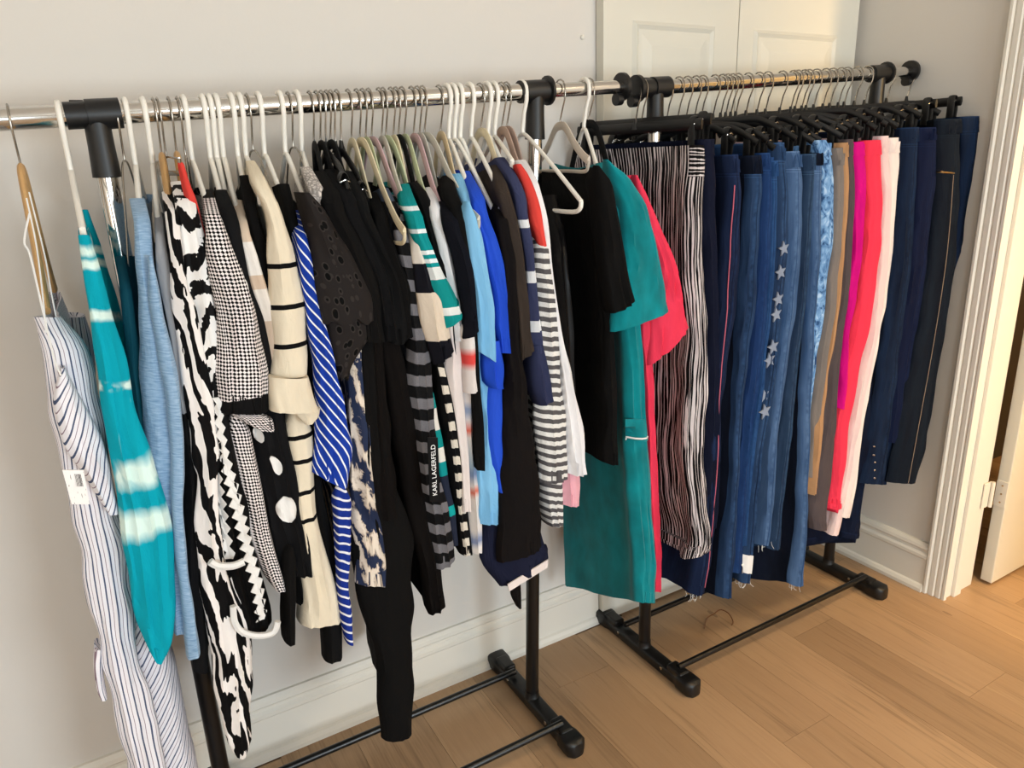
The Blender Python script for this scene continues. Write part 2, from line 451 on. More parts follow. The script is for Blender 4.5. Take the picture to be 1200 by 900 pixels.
def lathe(name, prof, axis_o, axis_d, m, parent=None, seg=20):
    """profile of (distance along the axis, radius)"""
    o_ = Vector(axis_o); d = Vector(axis_d).normalized(); a = d.orthogonal().normalized(); b_ = d.cross(a)
    V = []; F = []
    for h, r in prof:
        for k in range(seg):
            an = 2*math.pi*k/seg
            V.append(o_+d*h+(a*math.cos(an)+b_*math.sin(an))*r)
    for i in range(len(prof)-1):
        for k in range(seg):
            x = i*seg+k; y = i*seg+(k+1) % seg
            F.append((x, y, y+seg, x+seg))
    F.append(tuple(reversed(range(seg)))); F.append(tuple((len(prof)-1)*seg+k for k in range(seg)))
    ob = link(name, V, F, m, parent)
    md = ob.modifiers.new('edges', 'EDGE_SPLIT'); md.split_angle = .7
    return ob

def extrude_profile(name, prof, make_pt, l0, l1, m, parent=None):
    n = len(prof)
    V = [make_pt(a, b_, l0) for a, b_ in prof] + [make_pt(a, b_, l1) for a, b_ in prof]
    F = [(i, (i+1) % n, n+(i+1) % n, n+i) for i in range(n)] + [tuple(reversed(range(n))), tuple(range(n, 2*n))]
    o = link(name, V, F, m, parent, smooth=False)
    bm = bmesh.new(); bm.from_mesh(o.data); bmesh.ops.recalc_face_normals(bm, faces=bm.faces); bm.to_mesh(o.data); bm.free()
    return o

# ------------------------------------------------------------------ the room
XR = 2.288                       # right wall
XL, YB, ZC = -2.2, -4.5, 2.5     # left wall, wall behind the photographer, ceiling
fl = box('floor', XL, 5.0, YB, .12, -.06, -.0045, simple('subfloor', '#8f6f50', .6), None); tag(fl, kind='structure')
PW, PL = .187, 1.24
def plank_mesh():
    v, f = box_vf(0, PW-.0008, 0, PL-.0008, -.0045, 0.0)
    me = bpy.data.meshes.new('plank'); me.from_pydata(v, [], f); me.materials.append(M_PLANK)
    return me
pm = plank_mesh()
for i in range(-7, 19):
    x0 = .022 + i*PW
    off = [(.31, .84, .12, .62, .97, .45)[i % 6], 0][0]*PL
    for j in range(-4, 1):
        y0 = -off + j*PL + .35
        if y0 > -.05 or y0 + PL < -3.4: continue
        me = pm
        if y0 + PL > .0:          # cut at the wall
            lim = .0 if x0 < XR else .1
            if y0+PL > lim:
                v, f = box_vf(0, PW-.0008, 0, lim-y0, -.0045, 0.0)
                me = bpy.data.meshes.new('plank'); me.from_pydata(v, [], f); me.materials.append(M_PLANK)
        o = bpy.data.objects.new('plank', me); COL.objects.link(o); o.parent = fl
        o.location = Vector((x0, y0, 0)) - Vector(fl['_o'])
tag(box('wall_back', XL, 5.0, 0.0, .12, 0, ZC, M_WALL), kind='structure')
tag(box('wall_left', XL-.12, XL, YB, .12, 0, ZC, M_WALL), kind='structure')
# wall behind the photographer: two window openings
wb = box('wall_front', XL, 5.0, YB-.12, YB, 0, .45, M_WALL); tag(wb, kind='structure')
for a, b_ in ((XL, -1.4), (-.1, .9), (2.2, 5.0)):
    box('wall_pier', a, b_, YB-.12, YB, .45, 1.95, M_WALL, wb)
box('wall_lintel', XL, 5.0, YB-.12, YB, 1.95, ZC, M_WALL, wb)
for k, (a, b_) in enumerate(((-1.4, -.1), (.9, 2.2))):
    w = box('window_%d' % (k+1), a, b_, YB-.06, YB-.03, .45, .51, M_TRIM); tag(w, kind='structure')
    box('window_frame', a, b_, YB-.06, YB-.03, 1.89, 1.95, M_TRIM, w)
    for x in (a, (a+b_)/2-.02, b_-.05):
        box('window_frame', x, x+.05, YB-.06, YB-.03, .51, 1.89, M_TRIM, w)
cl = box('ceiling', XL, 5.0, YB, .12, ZC, ZC+.1, M_CEIL); tag(cl, kind='structure')

# right wall with the door opening
YO = -.535                       # far side of the opening
tag(box('wall_right', XR, XR+.115, YO, 0, 0, ZC, M_WALL), kind='structure')
tag(box('wall_right_near', XR, XR+.115, YB, -1.45, 0, ZC, M_WALL), kind='structure')
tag(box('wall_right_head', XR, XR+.115, -1.45, YO, 2.06, ZC, M_WALL), kind='structure')
tag(box('wall_hall', 4.6, 4.7, YB, .12, 0, ZC, M_WALL), kind='structure')

def base_prof():
    h = .176
    return [(0, 0), (.030, 0), (.030, .012), (.024, .022), (.017, .026), (.016, .118), (.020, .124), (.020, .134), (.013, .142), (.013, .150), (.017, .156), (.015, .166), (.008, h), (0, h)]
bb = extrude_profile('baseboard_back', base_prof(), lambda a, b_, l: (l, -a, b_), XL, 1.246, M_TRIM); tag(bb, kind='structure')
br = extrude_profile('baseboard_right', base_prof(), lambda a, b_, l: (XR-a, l, b_), -.002, -.487, M_TRIM); tag(br, kind='structure')
# door casing: a moulded profile that stands proud of the wall
cp = [(0, 0), (.018, 0), (.022, .004), (.022, .011), (.013, .015), (.016, .020), (.016, .033), (.010, .037), (.013, .042), (.013, .053), (.008, .058), (.012, .062), (.012, .070), (0, .072)]
tr = extrude_profile('trim_1', cp, lambda a, b_, l: (XR-a, -.487-b_, l), 0, 2.17, M_TRIM); tag(tr, kind='structure')
cn = extrude_profile('trim_2', cp, lambda a, b_, l: (XR-a, -1.522+b_, l), 0, 2.17, M_TRIM); tag(cn, kind='structure')
jb = box('trim_3', XR-.004, XR+.160, YO-.018, YO, 0, 2.06, M_TRIM, None, .002); tag(jb, kind='structure')
js = box('trim_4', XR+.035, XR+.075, YO-.030, YO-.018, 0, 2.06, M_TRIM, None, .002); tag(js, kind='structure')
# the open hall door, hinged on the far jamb
dr = box('door_2', XR+.20, XR+1.0, YO-.062, YO-.024, .012, 2.04, M_DOOR, None, .003); tag(dr, kind='structure')
for hz in (.30, 1.75):
    hp = lathe('hinge', [(0, .006), (.09, .006)], (XR+.168, YO-.03, hz), (0, 0, 1), M_TRIM, dr, 12)
    box('hinge_leaf', XR+.130, XR+.168, YO-.024, YO-.0205, hz, hz+.09, M_TRIM, dr)
    box('hinge_leaf', XR+.1965, XR+.2005, YO-.0610, YO-.0260, hz, hz+.09, M_TRIM, dr)
    for q in (.015, .045, .075):
        lathe('hinge_screw', [(0, .003), (.001, .003)], (XR+.1965, YO-.045, hz+q), (-1, 0, 0), M_BRASS, dr, 8)
# hall beyond the gap, its darkness put into the wall colour
hw = box('wall_hall_side', XR+.115, 4.6, -.02, .0, 0, ZC, simple('hall_painted_shade', '#3a3026', .8), None); tag(hw, kind='structure')

# bifold closet doors on the back wall
def bifold(name, x0, x1, px0, px1):
    o = box(name, x0, x1, -.034, -.002, .008, 2.03, M_DOOR, None, .0015); tag(o, kind='structure')
    for z0, z1 in ((.14, .80), (.95, 1.80)):
        # raised panel: sunk moulding frame round a proud field
        def ring(x_a, x_b, z_a, z_b, y): return [(x_a, y, z_a), (x_b, y, z_a), (x_b, y, z_b), (x_a, y, z_b)]
        specs = [(0, -.0342), (.010, -.042), (.020, -.036), (.030, -.0365), (.060, -.043)]
        V = []; F = []
        for k, (d, y) in enumerate(specs):
            V += ring(px0+d, px1-d, z0+d, z1-d, y)
            if k:
                for q in range(4):
                    F.append(((k-1)*4+q, (k-1)*4+(q+1) % 4, k*4+(q+1) % 4, k*4+q))
        F.append(tuple(range(len(V)-4, len(V))))
        link('door_panel', V, F, M_DOOR, o, smooth=False)
    return o
bifold('door_1', 1.2505, 1.7320, 1.345, 1.640)
bifold('door_3', 1.7350, 2.2640, 1.795, 2.165)
tag(lathe('wall_anchor', [(0, .006), (.004, .006), (.006, .004)], (1.207, 0, 1.758), (0, -1, 0), M_TRIM, None, 12), 'small white round wall plug left of the closet doors', 'wall plug')

# ------------------------------------------------------------------ the racks
YR = -.225
def rail_z(x): return 1.53+(1.6-1.53)*(x+.5)/1.32 if x < 1.185 else 1.6133+(1.6571-1.6133)*(x-1.19)/.74

def rack(label, xa, xb, xta, xtb, x_left, x_right, zones, zfun):
    t = empty('clothes_rack', ((xa+xb)/2, YR, 0)); tag(t, label, 'clothes rack', 'pair of chrome and black clothes racks')
    for x, xt in ((xa, xta), (xb, xtb)):
        # foot: long bar with rounded, thicker rubber ends
        n = 40; V = []; F = []; seg = 16
        L = .222
        for i in range(n+1):
            s = -1+2*i/n; y = YR + s*L
            e = min(1, max(0, (abs(s)-.70)/.06))
            w = .0215 + .0075*e; h = .034 + .012*e
            if abs(s) > .93: k = math.sqrt(max(0, 1-((abs(s)-.93)/.07)**2)); w *= .55+.45*k; h *= .86+.14*k
            for k in range(seg):
                an = 2*math.pi*k/seg
                cx = math.copysign(abs(math.cos(an))**.45, math.cos(an))*w; cz = math.copysign(abs(math.sin(an))**.45, math.sin(an))*h/2
                V.append((x+cx, y, max(0, h/2+cz)))
        for i in range(n):
            for k in range(seg):
                F.append((i*seg+k, i*seg+(k+1) % seg, (i+1)*seg+(k+1) % seg, (i+1)*seg+k))
        F.append(tuple(reversed(range(seg)))); F.append(tuple(n*seg+k for k in range(seg)))
        ft = link('foot', V, F, M_BLACKPL, t)
        for s in (-1, 1):
            V2, F2 = box_vf(x-.019, x+.019, YR+s*.148-.03, YR+s*.148+.03, .026, .050)
            c = link('bar_socket', V2, F2, M_BLACKPL, ft, smooth=False)
            md = c.modifiers.new('bevel', 'BEVEL'); md.width = .006; md.segments = 2
            lathe('screw', [(0, .005), (.002, .005), (.003, .003)], (x-.021, YR+s*.10, .024), (-1, 0, 0), M_WIRE, ft, 10)
        zt = zfun(xt); ax = Vector((xt-x, 0, zt-.03)).normalized()
        lathe('post_socket', [(0, .021), (.012, .021), (.014, .0195), (.03, .0195)], (x, YR, .022), (0, 0, 1), M_BLACKPL, t)
        lathe('lower_post', [(0, .0178), (1.0, .0178), (1.004, .019), (1.02, .019), (1.022, .016)], (x, YR, .03), ax, M_BLACKMT, t)
        lathe('upper_post', [(0, .0162), (zt-1.045-.02, .0162)], Vector((x, YR, .03))+ax*1.015, ax, M_CHROME, t)
        top = xt; foot_x = x; x = xt; d = Vector((1, 0, (zfun(x+.1)-zfun(x-.1))/.2)).normalized()
        q = lathe('rail_connector', [(-.040, .018), (-.040, .0235), (.028, .0235), (.030, .031), (.036, .031), (.036, .018)] if x == xtb else [(-.044, .018), (-.044, .0215), (-.012, .0215), (-.012, .0245), (.038, .0245), (.038, .018)], (x, YR, zt), d, M_BLACKPL, t)
        lathe('connector_stem', [(0, .020), (.045, .0205), (.092, .0225), (.093, .017)], (x, YR, zt-.008), -ax, M_BLACKPL, q)
        for k in range(6):      # grip ribs on the collar
            if x == xta:
                an = math.pi*.5 + k*.28
                V3, F3 = box_vf(-.010, .010, -.0012, .0012, 0, .0035)
                mrot = Matrix.Rotation(-(an-1.2), 4, 'X')
                V3 = [Vector((x-.024, YR, zt)) + (mrot @ Vector((a, b_, c+.0205))) for a, b_, c in V3]
                link('grip_rib', V3, F3, M_BLACKPL, q, smooth=False)
    for yb in (-.102, .148) if False else (-.135, .10):
        sweep('base_bar', [(xa, YR+(.093 if yb > 0 else -.148), .050), (xb, YR+(.093 if yb > 0 else -.148), .050)], .0095, .0095, M_BLACKMT, t, (0, 1, 0), 12)
    for name, xs, xe, r in zones:
        p0 = Vector((xs, YR, zfun(xs))); p1 = Vector((xe, YR, zfun(xe)))
        lathe(name, [(0, r), ((p1-p0).length, r)], p0, p1-p0, M_CHROME, t, 24)
    for xe in (x_left, x_right):
        if xe is None: continue
        p_ = Vector((xe, YR, zfun(xe)))
        c = lathe('end_stop', [(-.006, .015), (-.006, .031), (.004, .031), (.006, .027), (.006, .010)], p_, (1, 0, .06), M_BLACKPL, t)
        lathe('end_stop_knob', [(-.020, .010), (-.020, .014), (-.004, .014), (-.004, .010)], p_+Vector((0, 0, -.027)), (1, 0, .06), M_BLACKPL, c, 14)
    return t

rack('left chrome clothes rail on black posts, crowded with tops and dresses', .058, .860, .058, .918, None, 1.160, [('rail', -1.05, .935, .0175), ('rail_extension', .935, 1.158, .0150)], lambda x: 1.53+.053*(x+.5))
rack('right chrome clothes rail on black posts, hung with jeans and trousers', 1.264, 2.122, 1.262, 2.118, 1.205, 2.270, [('rail_extension', 1.207, 1.262, .0145), ('rail', 1.262, 2.13, .0168), ('rail_extension', 2.13, 2.266, .0145)], lambda x: 1.6133+.0592*(x-1.19))

# ------------------------------------------------------------------ cloth
def interp_rows(rows, n):
    """monotone resampling of rows (z first, downwards) to n rows"""
    rows = [list(r) for r in rows]
    d = [0.0]
    for a, b_ in zip(rows, rows[1:]): d.append(d[-1]+max(1e-4, abs(a[0]-b_[0])))
    m = len(rows); w = len(rows[0])
    sl = []
    for i in range(m):
        s = []
        for k in range(w):
            if i == 0 or i == m-1:
                j = 0 if i == 0 else m-2
                s.append((rows[j+1][k]-rows[j][k])/(d[j+1]-d[j]))
            else:
                a = (rows[i][k]-rows[i-1][k])/(d[i]-d[i-1]); b_ = (rows[i+1][k]-rows[i][k])/(d[i+1]-d[i])
                s.append(0 if a*b_ <= 0 else 2*a*b_/(a+b_))
        sl.append(s)
    out = []
    for q in range(n):
        t = d[-1]*q/(n-1); i = 0
        while i < m-2 and d[i+1] < t: i += 1
        h = d[i+1]-d[i]; u = min(1, (t-d[i])/h)
        out.append([(2*u**3-3*u*u+1)*rows[i][k] + (u**3-2*u*u+u)*h*sl[i][k] + (-2*u**3+3*u*u)*rows[i+1][k] + (u**3-u*u)*h*sl[i+1][k] for k in range(w)])
    return out

def sharp_wave(x):
    """a fold profile: broad rounded crest, narrow valley"""
    s = math.sin(x)
    return s + .35*math.sin(2*x+.6) + .15*math.sin(3*x+1.9)

def drape(name, rows, m, parent=None, fold=.005, seed=0, n=None, edge=None, wave=.004, neck=True, hdrop=0.0):
    """a hanging garment: closed flattened tube between its front edge A and its back edge B, with vertical folds"""
    rg = random.Random(seed)
    length = abs(rows[0][0]-rows[-1][0])
    n = n or max(8, int(length/.016))
    rows = [list(r)+[0.0]*(7-len(r)) for r in rows]
    R_ = interp_rows(rows, n)
    ph = [rg.uniform(0, 6.28) for _ in range(8)]; f1 = rg.uniform(26, 40); f2 = rg.uniform(58, 85)
    V = []; UV = []; F = []; FM = {}
    arc = [0.0]
    for a, b_ in zip(R_, R_[1:]): arc.append(arc[-1]+(Vector((a[1], a[2], a[0]))-Vector((b_[1], b_[2], b_[0]))).length)
    fr = [0, .02, .07, .15, .26, .40, .58, .80, 1.05]
    def ring(r, t, av, shrink=1.0, dz=0.0):
        z, ax, ay, bx, by, th, tilt = r
        A = Vector((ax, ay, z)); B = Vector((bx, by, z)); L = (B-A).length; D = (B-A)/L; N = Vector((D.y, -D.x, 0))   # N to +x side
        if N.x < 0: N = -N
        rr = max(.004, th/2); rd = min(rr, .026); rb = .008
        back0 = L-rb
        dd = [k*rd for k in fr] + [1.05*rd + (back0-1.05*rd)*k/12 for k in range(1, 12)] + [back0, L-.4*rb, L-.08*rb, L]
        body = min(rr, .009)
        def prof(d):
            a = rr if d >= rd else math.sqrt(max(0, 1-(1-d/rd)**2))*rr
            k = min(1, max(0, (d-rd)/.05)); k = k*k*(3-2*k); a = a*(1-k)+min(a, body)*k
            if d > back0: a = min(a, body)*math.sqrt(max(0, 1-((d-back0)/rb)**2))
            return a
        side = [1]*len(dd) + [-1]*(len(dd)-2)
        seq = dd + list(reversed(dd[1:-1]))
        amp = fold*(.35+.65*min(1, t*1.6)) * min(1.5, th/.02)
        nf = max(1.0, th/.017)
        ca = min(.0038, .13*th)*(.25+.75*min(1, t*2))*(.75+.9*noise.noise((z*3.0, seed*1.9, 1.0)))       # depth of the creases on the front roll
        row = []
        for d, s in zip(seq, side):
            pr = prof(d)
            w_ = amp*sharp_wave(f1*d+ph[0]+t*1.3)*.5
            w2 = amp*(sharp_wave(f1*1.3*d+ph[2]+s*1.7+t*2.2)*.4 + .3*math.sin(f2*1.2*d+ph[3]+s*2.3-t*4.0))
            ek = min(1, d/.012)
            off = s*pr*shrink*(1+.10*noise.noise((z*13, seed*2.3, s*1.5))) + (w_*.7 + w2*.6*shrink)*ek*min(1, (L-d)/.012)
            jig = noise.noise((d*14+seed*3.1, z*13, s*2.0))*amp*.9
            q_ = min(1, max(0, (d-rd)/.06)); NE = Vector((1, 0, 0)).lerp(N, q_)
            p_ = A + Vector((0, 1, 0))*min(d, rd) + D*max(0, d-rd) + NE*(off+jig*ek)
            fk = 1-min(1, d/(rd*1.6))
            p_.y += fk*ca*sharp_wave(math.pi*nf*s*pr/rr + ph[5] + 1.6*noise.noise((z*4.0, seed*.9, 5.0)))
            p_.y += .005*noise.noise((seed*1.7, z*12, 3.3))*(1-min(1, d/.1))
            p_.z += dz - tilt*s*pr/rr + wave*t*math.sin(18*d+ph[4]+s*.6)*min(1, d/.02)
            p_.z -= hdrop*t*d/L
            if neck: p_.z -= .012*(1-t)**8*math.sin(math.pi*min(1, d/L))
            ua = rr*math.acos(max(-1, 1-d/rd)) if d < rd else rr*math.pi/2+(d-rd)
            row.append((p_, (s*ua, -av)))
        return row
    rings = [ring(r, i/(n-1), arc[i]) for i, r in enumerate(R_)]
    # tuck in at the top and hollow hem at the bottom
    allr = [ring(R_[0], 0, .02, .30, -.03), ring(R_[0], 0, 0, .6, -.004)] + rings + [ring(R_[-1], 1, arc[-1], .7, .002), ring(R_[-1], 1, arc[-1], .6, .03)]
    c = len(rings[0])
    for r in allr:
        for p_, uv in r: V.append(p_); UV.append(uv)
    for i in range(len(allr)-1):
        for k in range(c):
            a = i*c+k; b_ = i*c+(k+1) % c
            if edge and (k < 8 or k >= c-8): FM[len(F)] = 1
            F.append((a, a+c, b_+c, b_))
    F.append(tuple(range(c))); F.append(tuple((len(allr)-1)*c+k for k in reversed(range(c))))
    return link(name, V, F, m, parent, True, UV, [edge] if edge else None, FM if edge else None)

def tube_part(name, rows, y, hy, m, parent, seed=0, scallop=0.0, fold=.0035):
    """sleeve-like hanging piece; rows of left and right edge points at depth y"""
    rg = random.Random(seed+99); ph = [rg.uniform(0, 6.28) for _ in range(4)]
    RR = interp_rows([[(r[1]+r[3])/2, r[0], r[2], (r[1]-r[3])/2] for r in rows], max(6, int(abs(rows[0][1]-rows[-1][1])/.014)+2))
    n = len(RR); seg = 36; V = []; UV = []; F = []
    arc = [0.0]
    for a, b_ in zip(RR, RR[1:]): arc.append(arc[-1]+math.hypot(a[0]-b_[0], (a[1]+a[2]-b_[1]-b_[2])/2))
    def ring(r, t, av, k_=1.0, dz=0.0):
        z, xl, xr, tilt = r; cx = (xl+xr)/2; hx = max(.002, (xr-xl)/2); hh = max(min(hx*.6, .02), hy)
        out = []
        if name in ('sleeve', 'skirt_back', 'body_panel', 'tie_end', 'lower_body', 'front_panel', 'body_front', 'under_sleeve'):
            q_ = min(1, .25+t/.10*.75); hx *= q_; hh *= q_
        nf = max(1.0, 2*hx/.018); ca = min(.0036, .12*hx*2)*(.2+.8*min(1, t*1.6))*(.75+.9*noise.noise((z*3, seed*1.9, 1)))
        for k in range(seg):
            an = 2*math.pi*k/seg
            ex = math.copysign(abs(math.cos(an))**.75, math.cos(an)); ey = math.copysign(abs(math.sin(an))**.75, math.sin(an))
            x = cx + hx*k_*ex; yy = y + hh + hh*k_*ey
            yy += ca*k_*sharp_wave(math.pi*nf*ex + ph[0] + 1.8*noise.noise((z*4, seed*.7, 2.0)))*(1-abs(ex)**3)
            yy += .003*noise.noise((x*30, z*16, seed*1.3))
            x += .0025*noise.noise((seed*.77, z*17, ex*1.5))*abs(ex)
            zz = z + dz - tilt*ex - (scallop*abs(math.sin(an*5+ph[1])) if t > .97 and scallop else 0)
            out.append(((x, yy, zz), (hx*ex*1.15+.5*hh*ey, -av)))
        return out
    rings = [ring(r, i/(n-1), arc[i]) for i, r in enumerate(RR)]
    allr = [ring(RR[0], 0, 0, .5, -.004)] + rings + [ring(RR[-1], 1, arc[-1], .85, .001), ring(RR[-1], 1, arc[-1], .75, .025)]
    for r in allr:
        for p_, uv in r: V.append(p_); UV.append(uv)
    for i in range(len(allr)-1):
        for k in range(seg):
            a = i*seg+k; b_ = i*seg+(k+1) % seg
            F.append((a, b_, b_+seg, a+seg))
    F.append(tuple(reversed(range(seg)))); F.append(tuple((len(allr)-1)*seg+k for k in range(seg)))
    return link(name, V, F, m, parent, True, UV)

class Surface:
    """finds the cloth surface in front of a point so that trims lie on it"""
    def __init__(s, obs):
        vs = []; fs = []
        for o in obs:
            b0 = len(vs); o0 = Vector(o['_o'])
            vs += [o0+v.co for v in o.data.vertices]; fs += [tuple(b0+i for i in p_.vertices) for p_ in o.data.polygons]
        s.t = BVHTree.FromPolygons(vs, fs)
    def hit(s, x, y, z):
        h = s.t.ray_cast(Vector((x, y-.25, z)), Vector((0, 1, 0)), .45)[0]
        return h.y if h is not None and abs(h.y-y) < .06 else None
    def on(s, x, y, z, lift):
        h = s.hit(x, y, z)
        return Vector((x, (y if h is None else h)-lift, z))
    def lay(s, pts, y, lift, give=.012):
        """all points laid on the cloth; where the cloth is missing the piece goes on level"""
        hs = [s.hit(p_[0], y, p_[1]) for p_ in pts]
        ok = sorted(h for h in hs if h is not None)
        md = ok[len(ok)//2] if ok else y
        return [Vector((p_[0], (md if h is None else max(min(h, md+give), md-give))-lift, p_[1])) for p_, h in zip(pts, hs)]

def patch(name, outline, y, m, parent, surf, lift=.003, nu=6, nv=7, shape=None):
    """thin piece of cloth lying on the garment; outline rows (xl,zl,xr,zr)"""
    RR = interp_rows([[r[1], r[0], r[2], r[3]] for r in outline], nv)
    V = []; UV = []; F = []
    for r in RR:
        zl, xl, xr, zr_ = r
        for i in range(nu):
            t = i/(nu-1); x = xl+(xr-xl)*t; z = zl+(zr_-zl)*t
            V.append((x, z)); UV.append((x, z))
    V = surf.lay(V, y, lift, .05 if name == 'pocket' else .012) if surf else [Vector((x, y, z)) for x, z in V]
    N = len(V)
    V += [v+Vector((0, .0025, 0)) for v in V]; UV += UV[:]
    for j in range(nv-1):
        for i in range(nu-1):
            a = j*nu+i
            F.append((a, a+nu, a+nu+1, a+1)); F.append((N+a, N+a+1, N+a+nu+1, N+a+nu))
    bd = [i for i in range(nu)] + [j*nu+nu-1 for j in range(1, nv)] + [(nv-1)*nu+i for i in range(nu-2, -1, -1)] + [j*nu for j in range(nv-2, 0, -1)]
    for i in range(len(bd)):
        a = bd[i]; b_ = bd[(i+1) % len(bd)]
        F.append((a, b_, N+b_, N+a))
    return link(name, V, F, m, parent, True, UV)

def build_part(e, g, seed, surf_obs):
    k = e['k']; m = mat(e['m']); y = e['y']; rows = e['r']
    if k == 'tube':
        return tube_part(e['n'], rows, y, e.get('hy', .03), m, g, seed, e.get('scallop', 0))
    surf = Surface(surf_obs)
    if k in ('cord', 'cordh'):
        on = e['n'] in ('side_stripe', 'pocket_piping', 'waist_seam', 'zip_pocket')
        pts = [((r[0]+r[2])/2, y, (r[1]+r[3])/2) for r in rows]
        pts = smooth_path(pts, 5)
        if on: pts = [surf.on(p_.x, p_.y, p_.z, .0008) for p_ in pts]
        rad = e.get('rad') or max(.0012, abs(rows[0][2]-rows[0][0])/2)
        return sweep(e['n'], pts, rad, rad, m, g, (0, 1, 0), 6)
    if k == 'card':
        o = patch(e['n'], rows, y, m, g, None, nu=2, nv=2)
        if e['n'] == 'hang_tag':
            fc = bpy.data.curves.new('tag_text', 'FONT'); fc.body = 'KARL LAGERFELD'; fc.align_x = 'CENTER'; fc.align_y = 'CENTER'; fc.size = .0135
            to = bpy.data.objects.new('tag_text', fc); COL.objects.link(to); bpy.context.view_layer.update()
            me = bpy.data.meshes.new_from_object(to.evaluated_get(bpy.context.evaluated_depsgraph_get()))
            bpy.data.objects.remove(to)
            cx = sum(r[0]+r[2] for r in rows)/4; cz = sum(r[1]+r[3] for r in rows)/4
            up = (Vector(((rows[0][0]+rows[0][2])/2, 0, (rows[0][1]+rows[0][3])/2))-Vector(((rows[1][0]+rows[1][2])/2, 0, (rows[1][1]+rows[1][3])/2))).normalized()
            rt = Vector((up.z, 0, -up.x))
            vv = [Vector((cx, y-.0012, cz))+up*v.co.x*1.0-rt*v.co.y for v in me.vertices]
            tx = link('tag_lettering', vv, [tuple(p_.vertices) for p_ in me.polygons], simple('white_print', '#f2f2f2', .6), o, smooth=False)
            tag(tx, kind='stuff')
        return o
    if k == 'patch': return patch(e['n'], rows, y, m, g, surf, .004)
    if k == 'spot':
        RR = interp_rows([[r[1], r[0], r[2], r[3]] for r in rows], 9); out = []
        zt, zb = RR[0][0], RR[-1][0]; cx = sum((r[1]+r[2])/2 for r in RR)/9; hw_ = max(r[2]-r[1] for r in RR)/2
        for q in range(9):
            t = q/8; z = zt+(zb-zt)*t; w = math.sqrt(max(.02, 1-(2*t-1)**2))*hw_
            c_ = (RR[q][1]+RR[q][2])/2
            out.append((c_-w, z, c_+w, z))
        return patch(e['n'], out, y, m, g, surf, .0055, 6, 9)
    if k == 'star':
        a, b_ = rows; cx = (a[0]+a[2])/2; cz = (a[1]+b_[1])/2; R_ = (a[1]-b_[1])/2
        V = []; F = []
        y0 = surf.on(cx, y, cz, 0).y
        for l in (.005, .001):
            V.append(Vector((cx, y0-l, cz)))
            for q in range(10):
                r = R_*1.15 if q % 2 == 0 else R_*.5; an = math.pi/2+q*math.pi/5+.2
                V.append(Vector((cx+r*math.cos(an), y0-l, cz+r*math.sin(an))))
        for q in range(10):
            n1 = 1+(q+1) % 10
            F += [(0, n1, 1+q), (11, 12+q, 11+n1), (1+q, n1, 11+n1, 12+q)]
        return link(e['n'], V, F, m, g, False, [(v[0], v[2]) for v in V])
    if k == 'stud':
        r = rows[0]; p_ = surf.on((r[0]+r[2])/2, y, r[1], 0)
        return lathe(e['n'], [(-.002, .0035), (.001, .0035), (.003, .002)], p_, (0, -1, 0), m, g, 10)
    if k == 'zig':
        RR = interp_rows([[(r[1]+r[3])/2, r[0], r[2]] for r in rows], max(6, int(abs(rows[0][1]-rows[-1][1])/.0105)))
        V = []; F = []; n = len(RR)
        for i, (z, xl, xr) in enumerate(RR):
            c = (xl+xr)/2; hw_ = (xr-xl)/2*1.15
            xs = (c-hw_, c, c+hw_*.35) if i % 2 == 0 else (c-hw_*.25, c, c+hw_)
            for x in xs: V.append((x, z))
        V = surf.lay(V, y, .005)
        V += [v+Vector((0, .003, 0)) for v in V]; N = n*3
        for i in range(n-1):
            for q in range(2):
                a = i*3+q; F += [(a, a+3, a+4, a+1), (N+a, N+a+1, N+a+4, N+a+3)]
            for a in (i*3, i*3+2): F.append((a, a+3, N+a+3, N+a))
        F += [(0, 1, N+1, N), (1, 2, N+2, N+1)]
        return link(e['n'], V, F, m, g, False, [(v[0], v[2]) for v in V])

# ------------------------------------------------------------------ hangers
def hook_path(xh, zr_, zn, y_neck=YR):
    pts = []
    r = .0215
    for k in range(9):
        an = math.radians(-35 + k*27.5)      # from behind the rail over its top to the front
        pts.append((xh, YR + r*math.cos(an), zr_ + r*math.sin(an)))
    pts += [(xh, YR-.0205, zr_-.018), (xh, YR-.009, zr_-.042), (xh, YR, zn+.012), (xh, YR, zn)]
    return pts

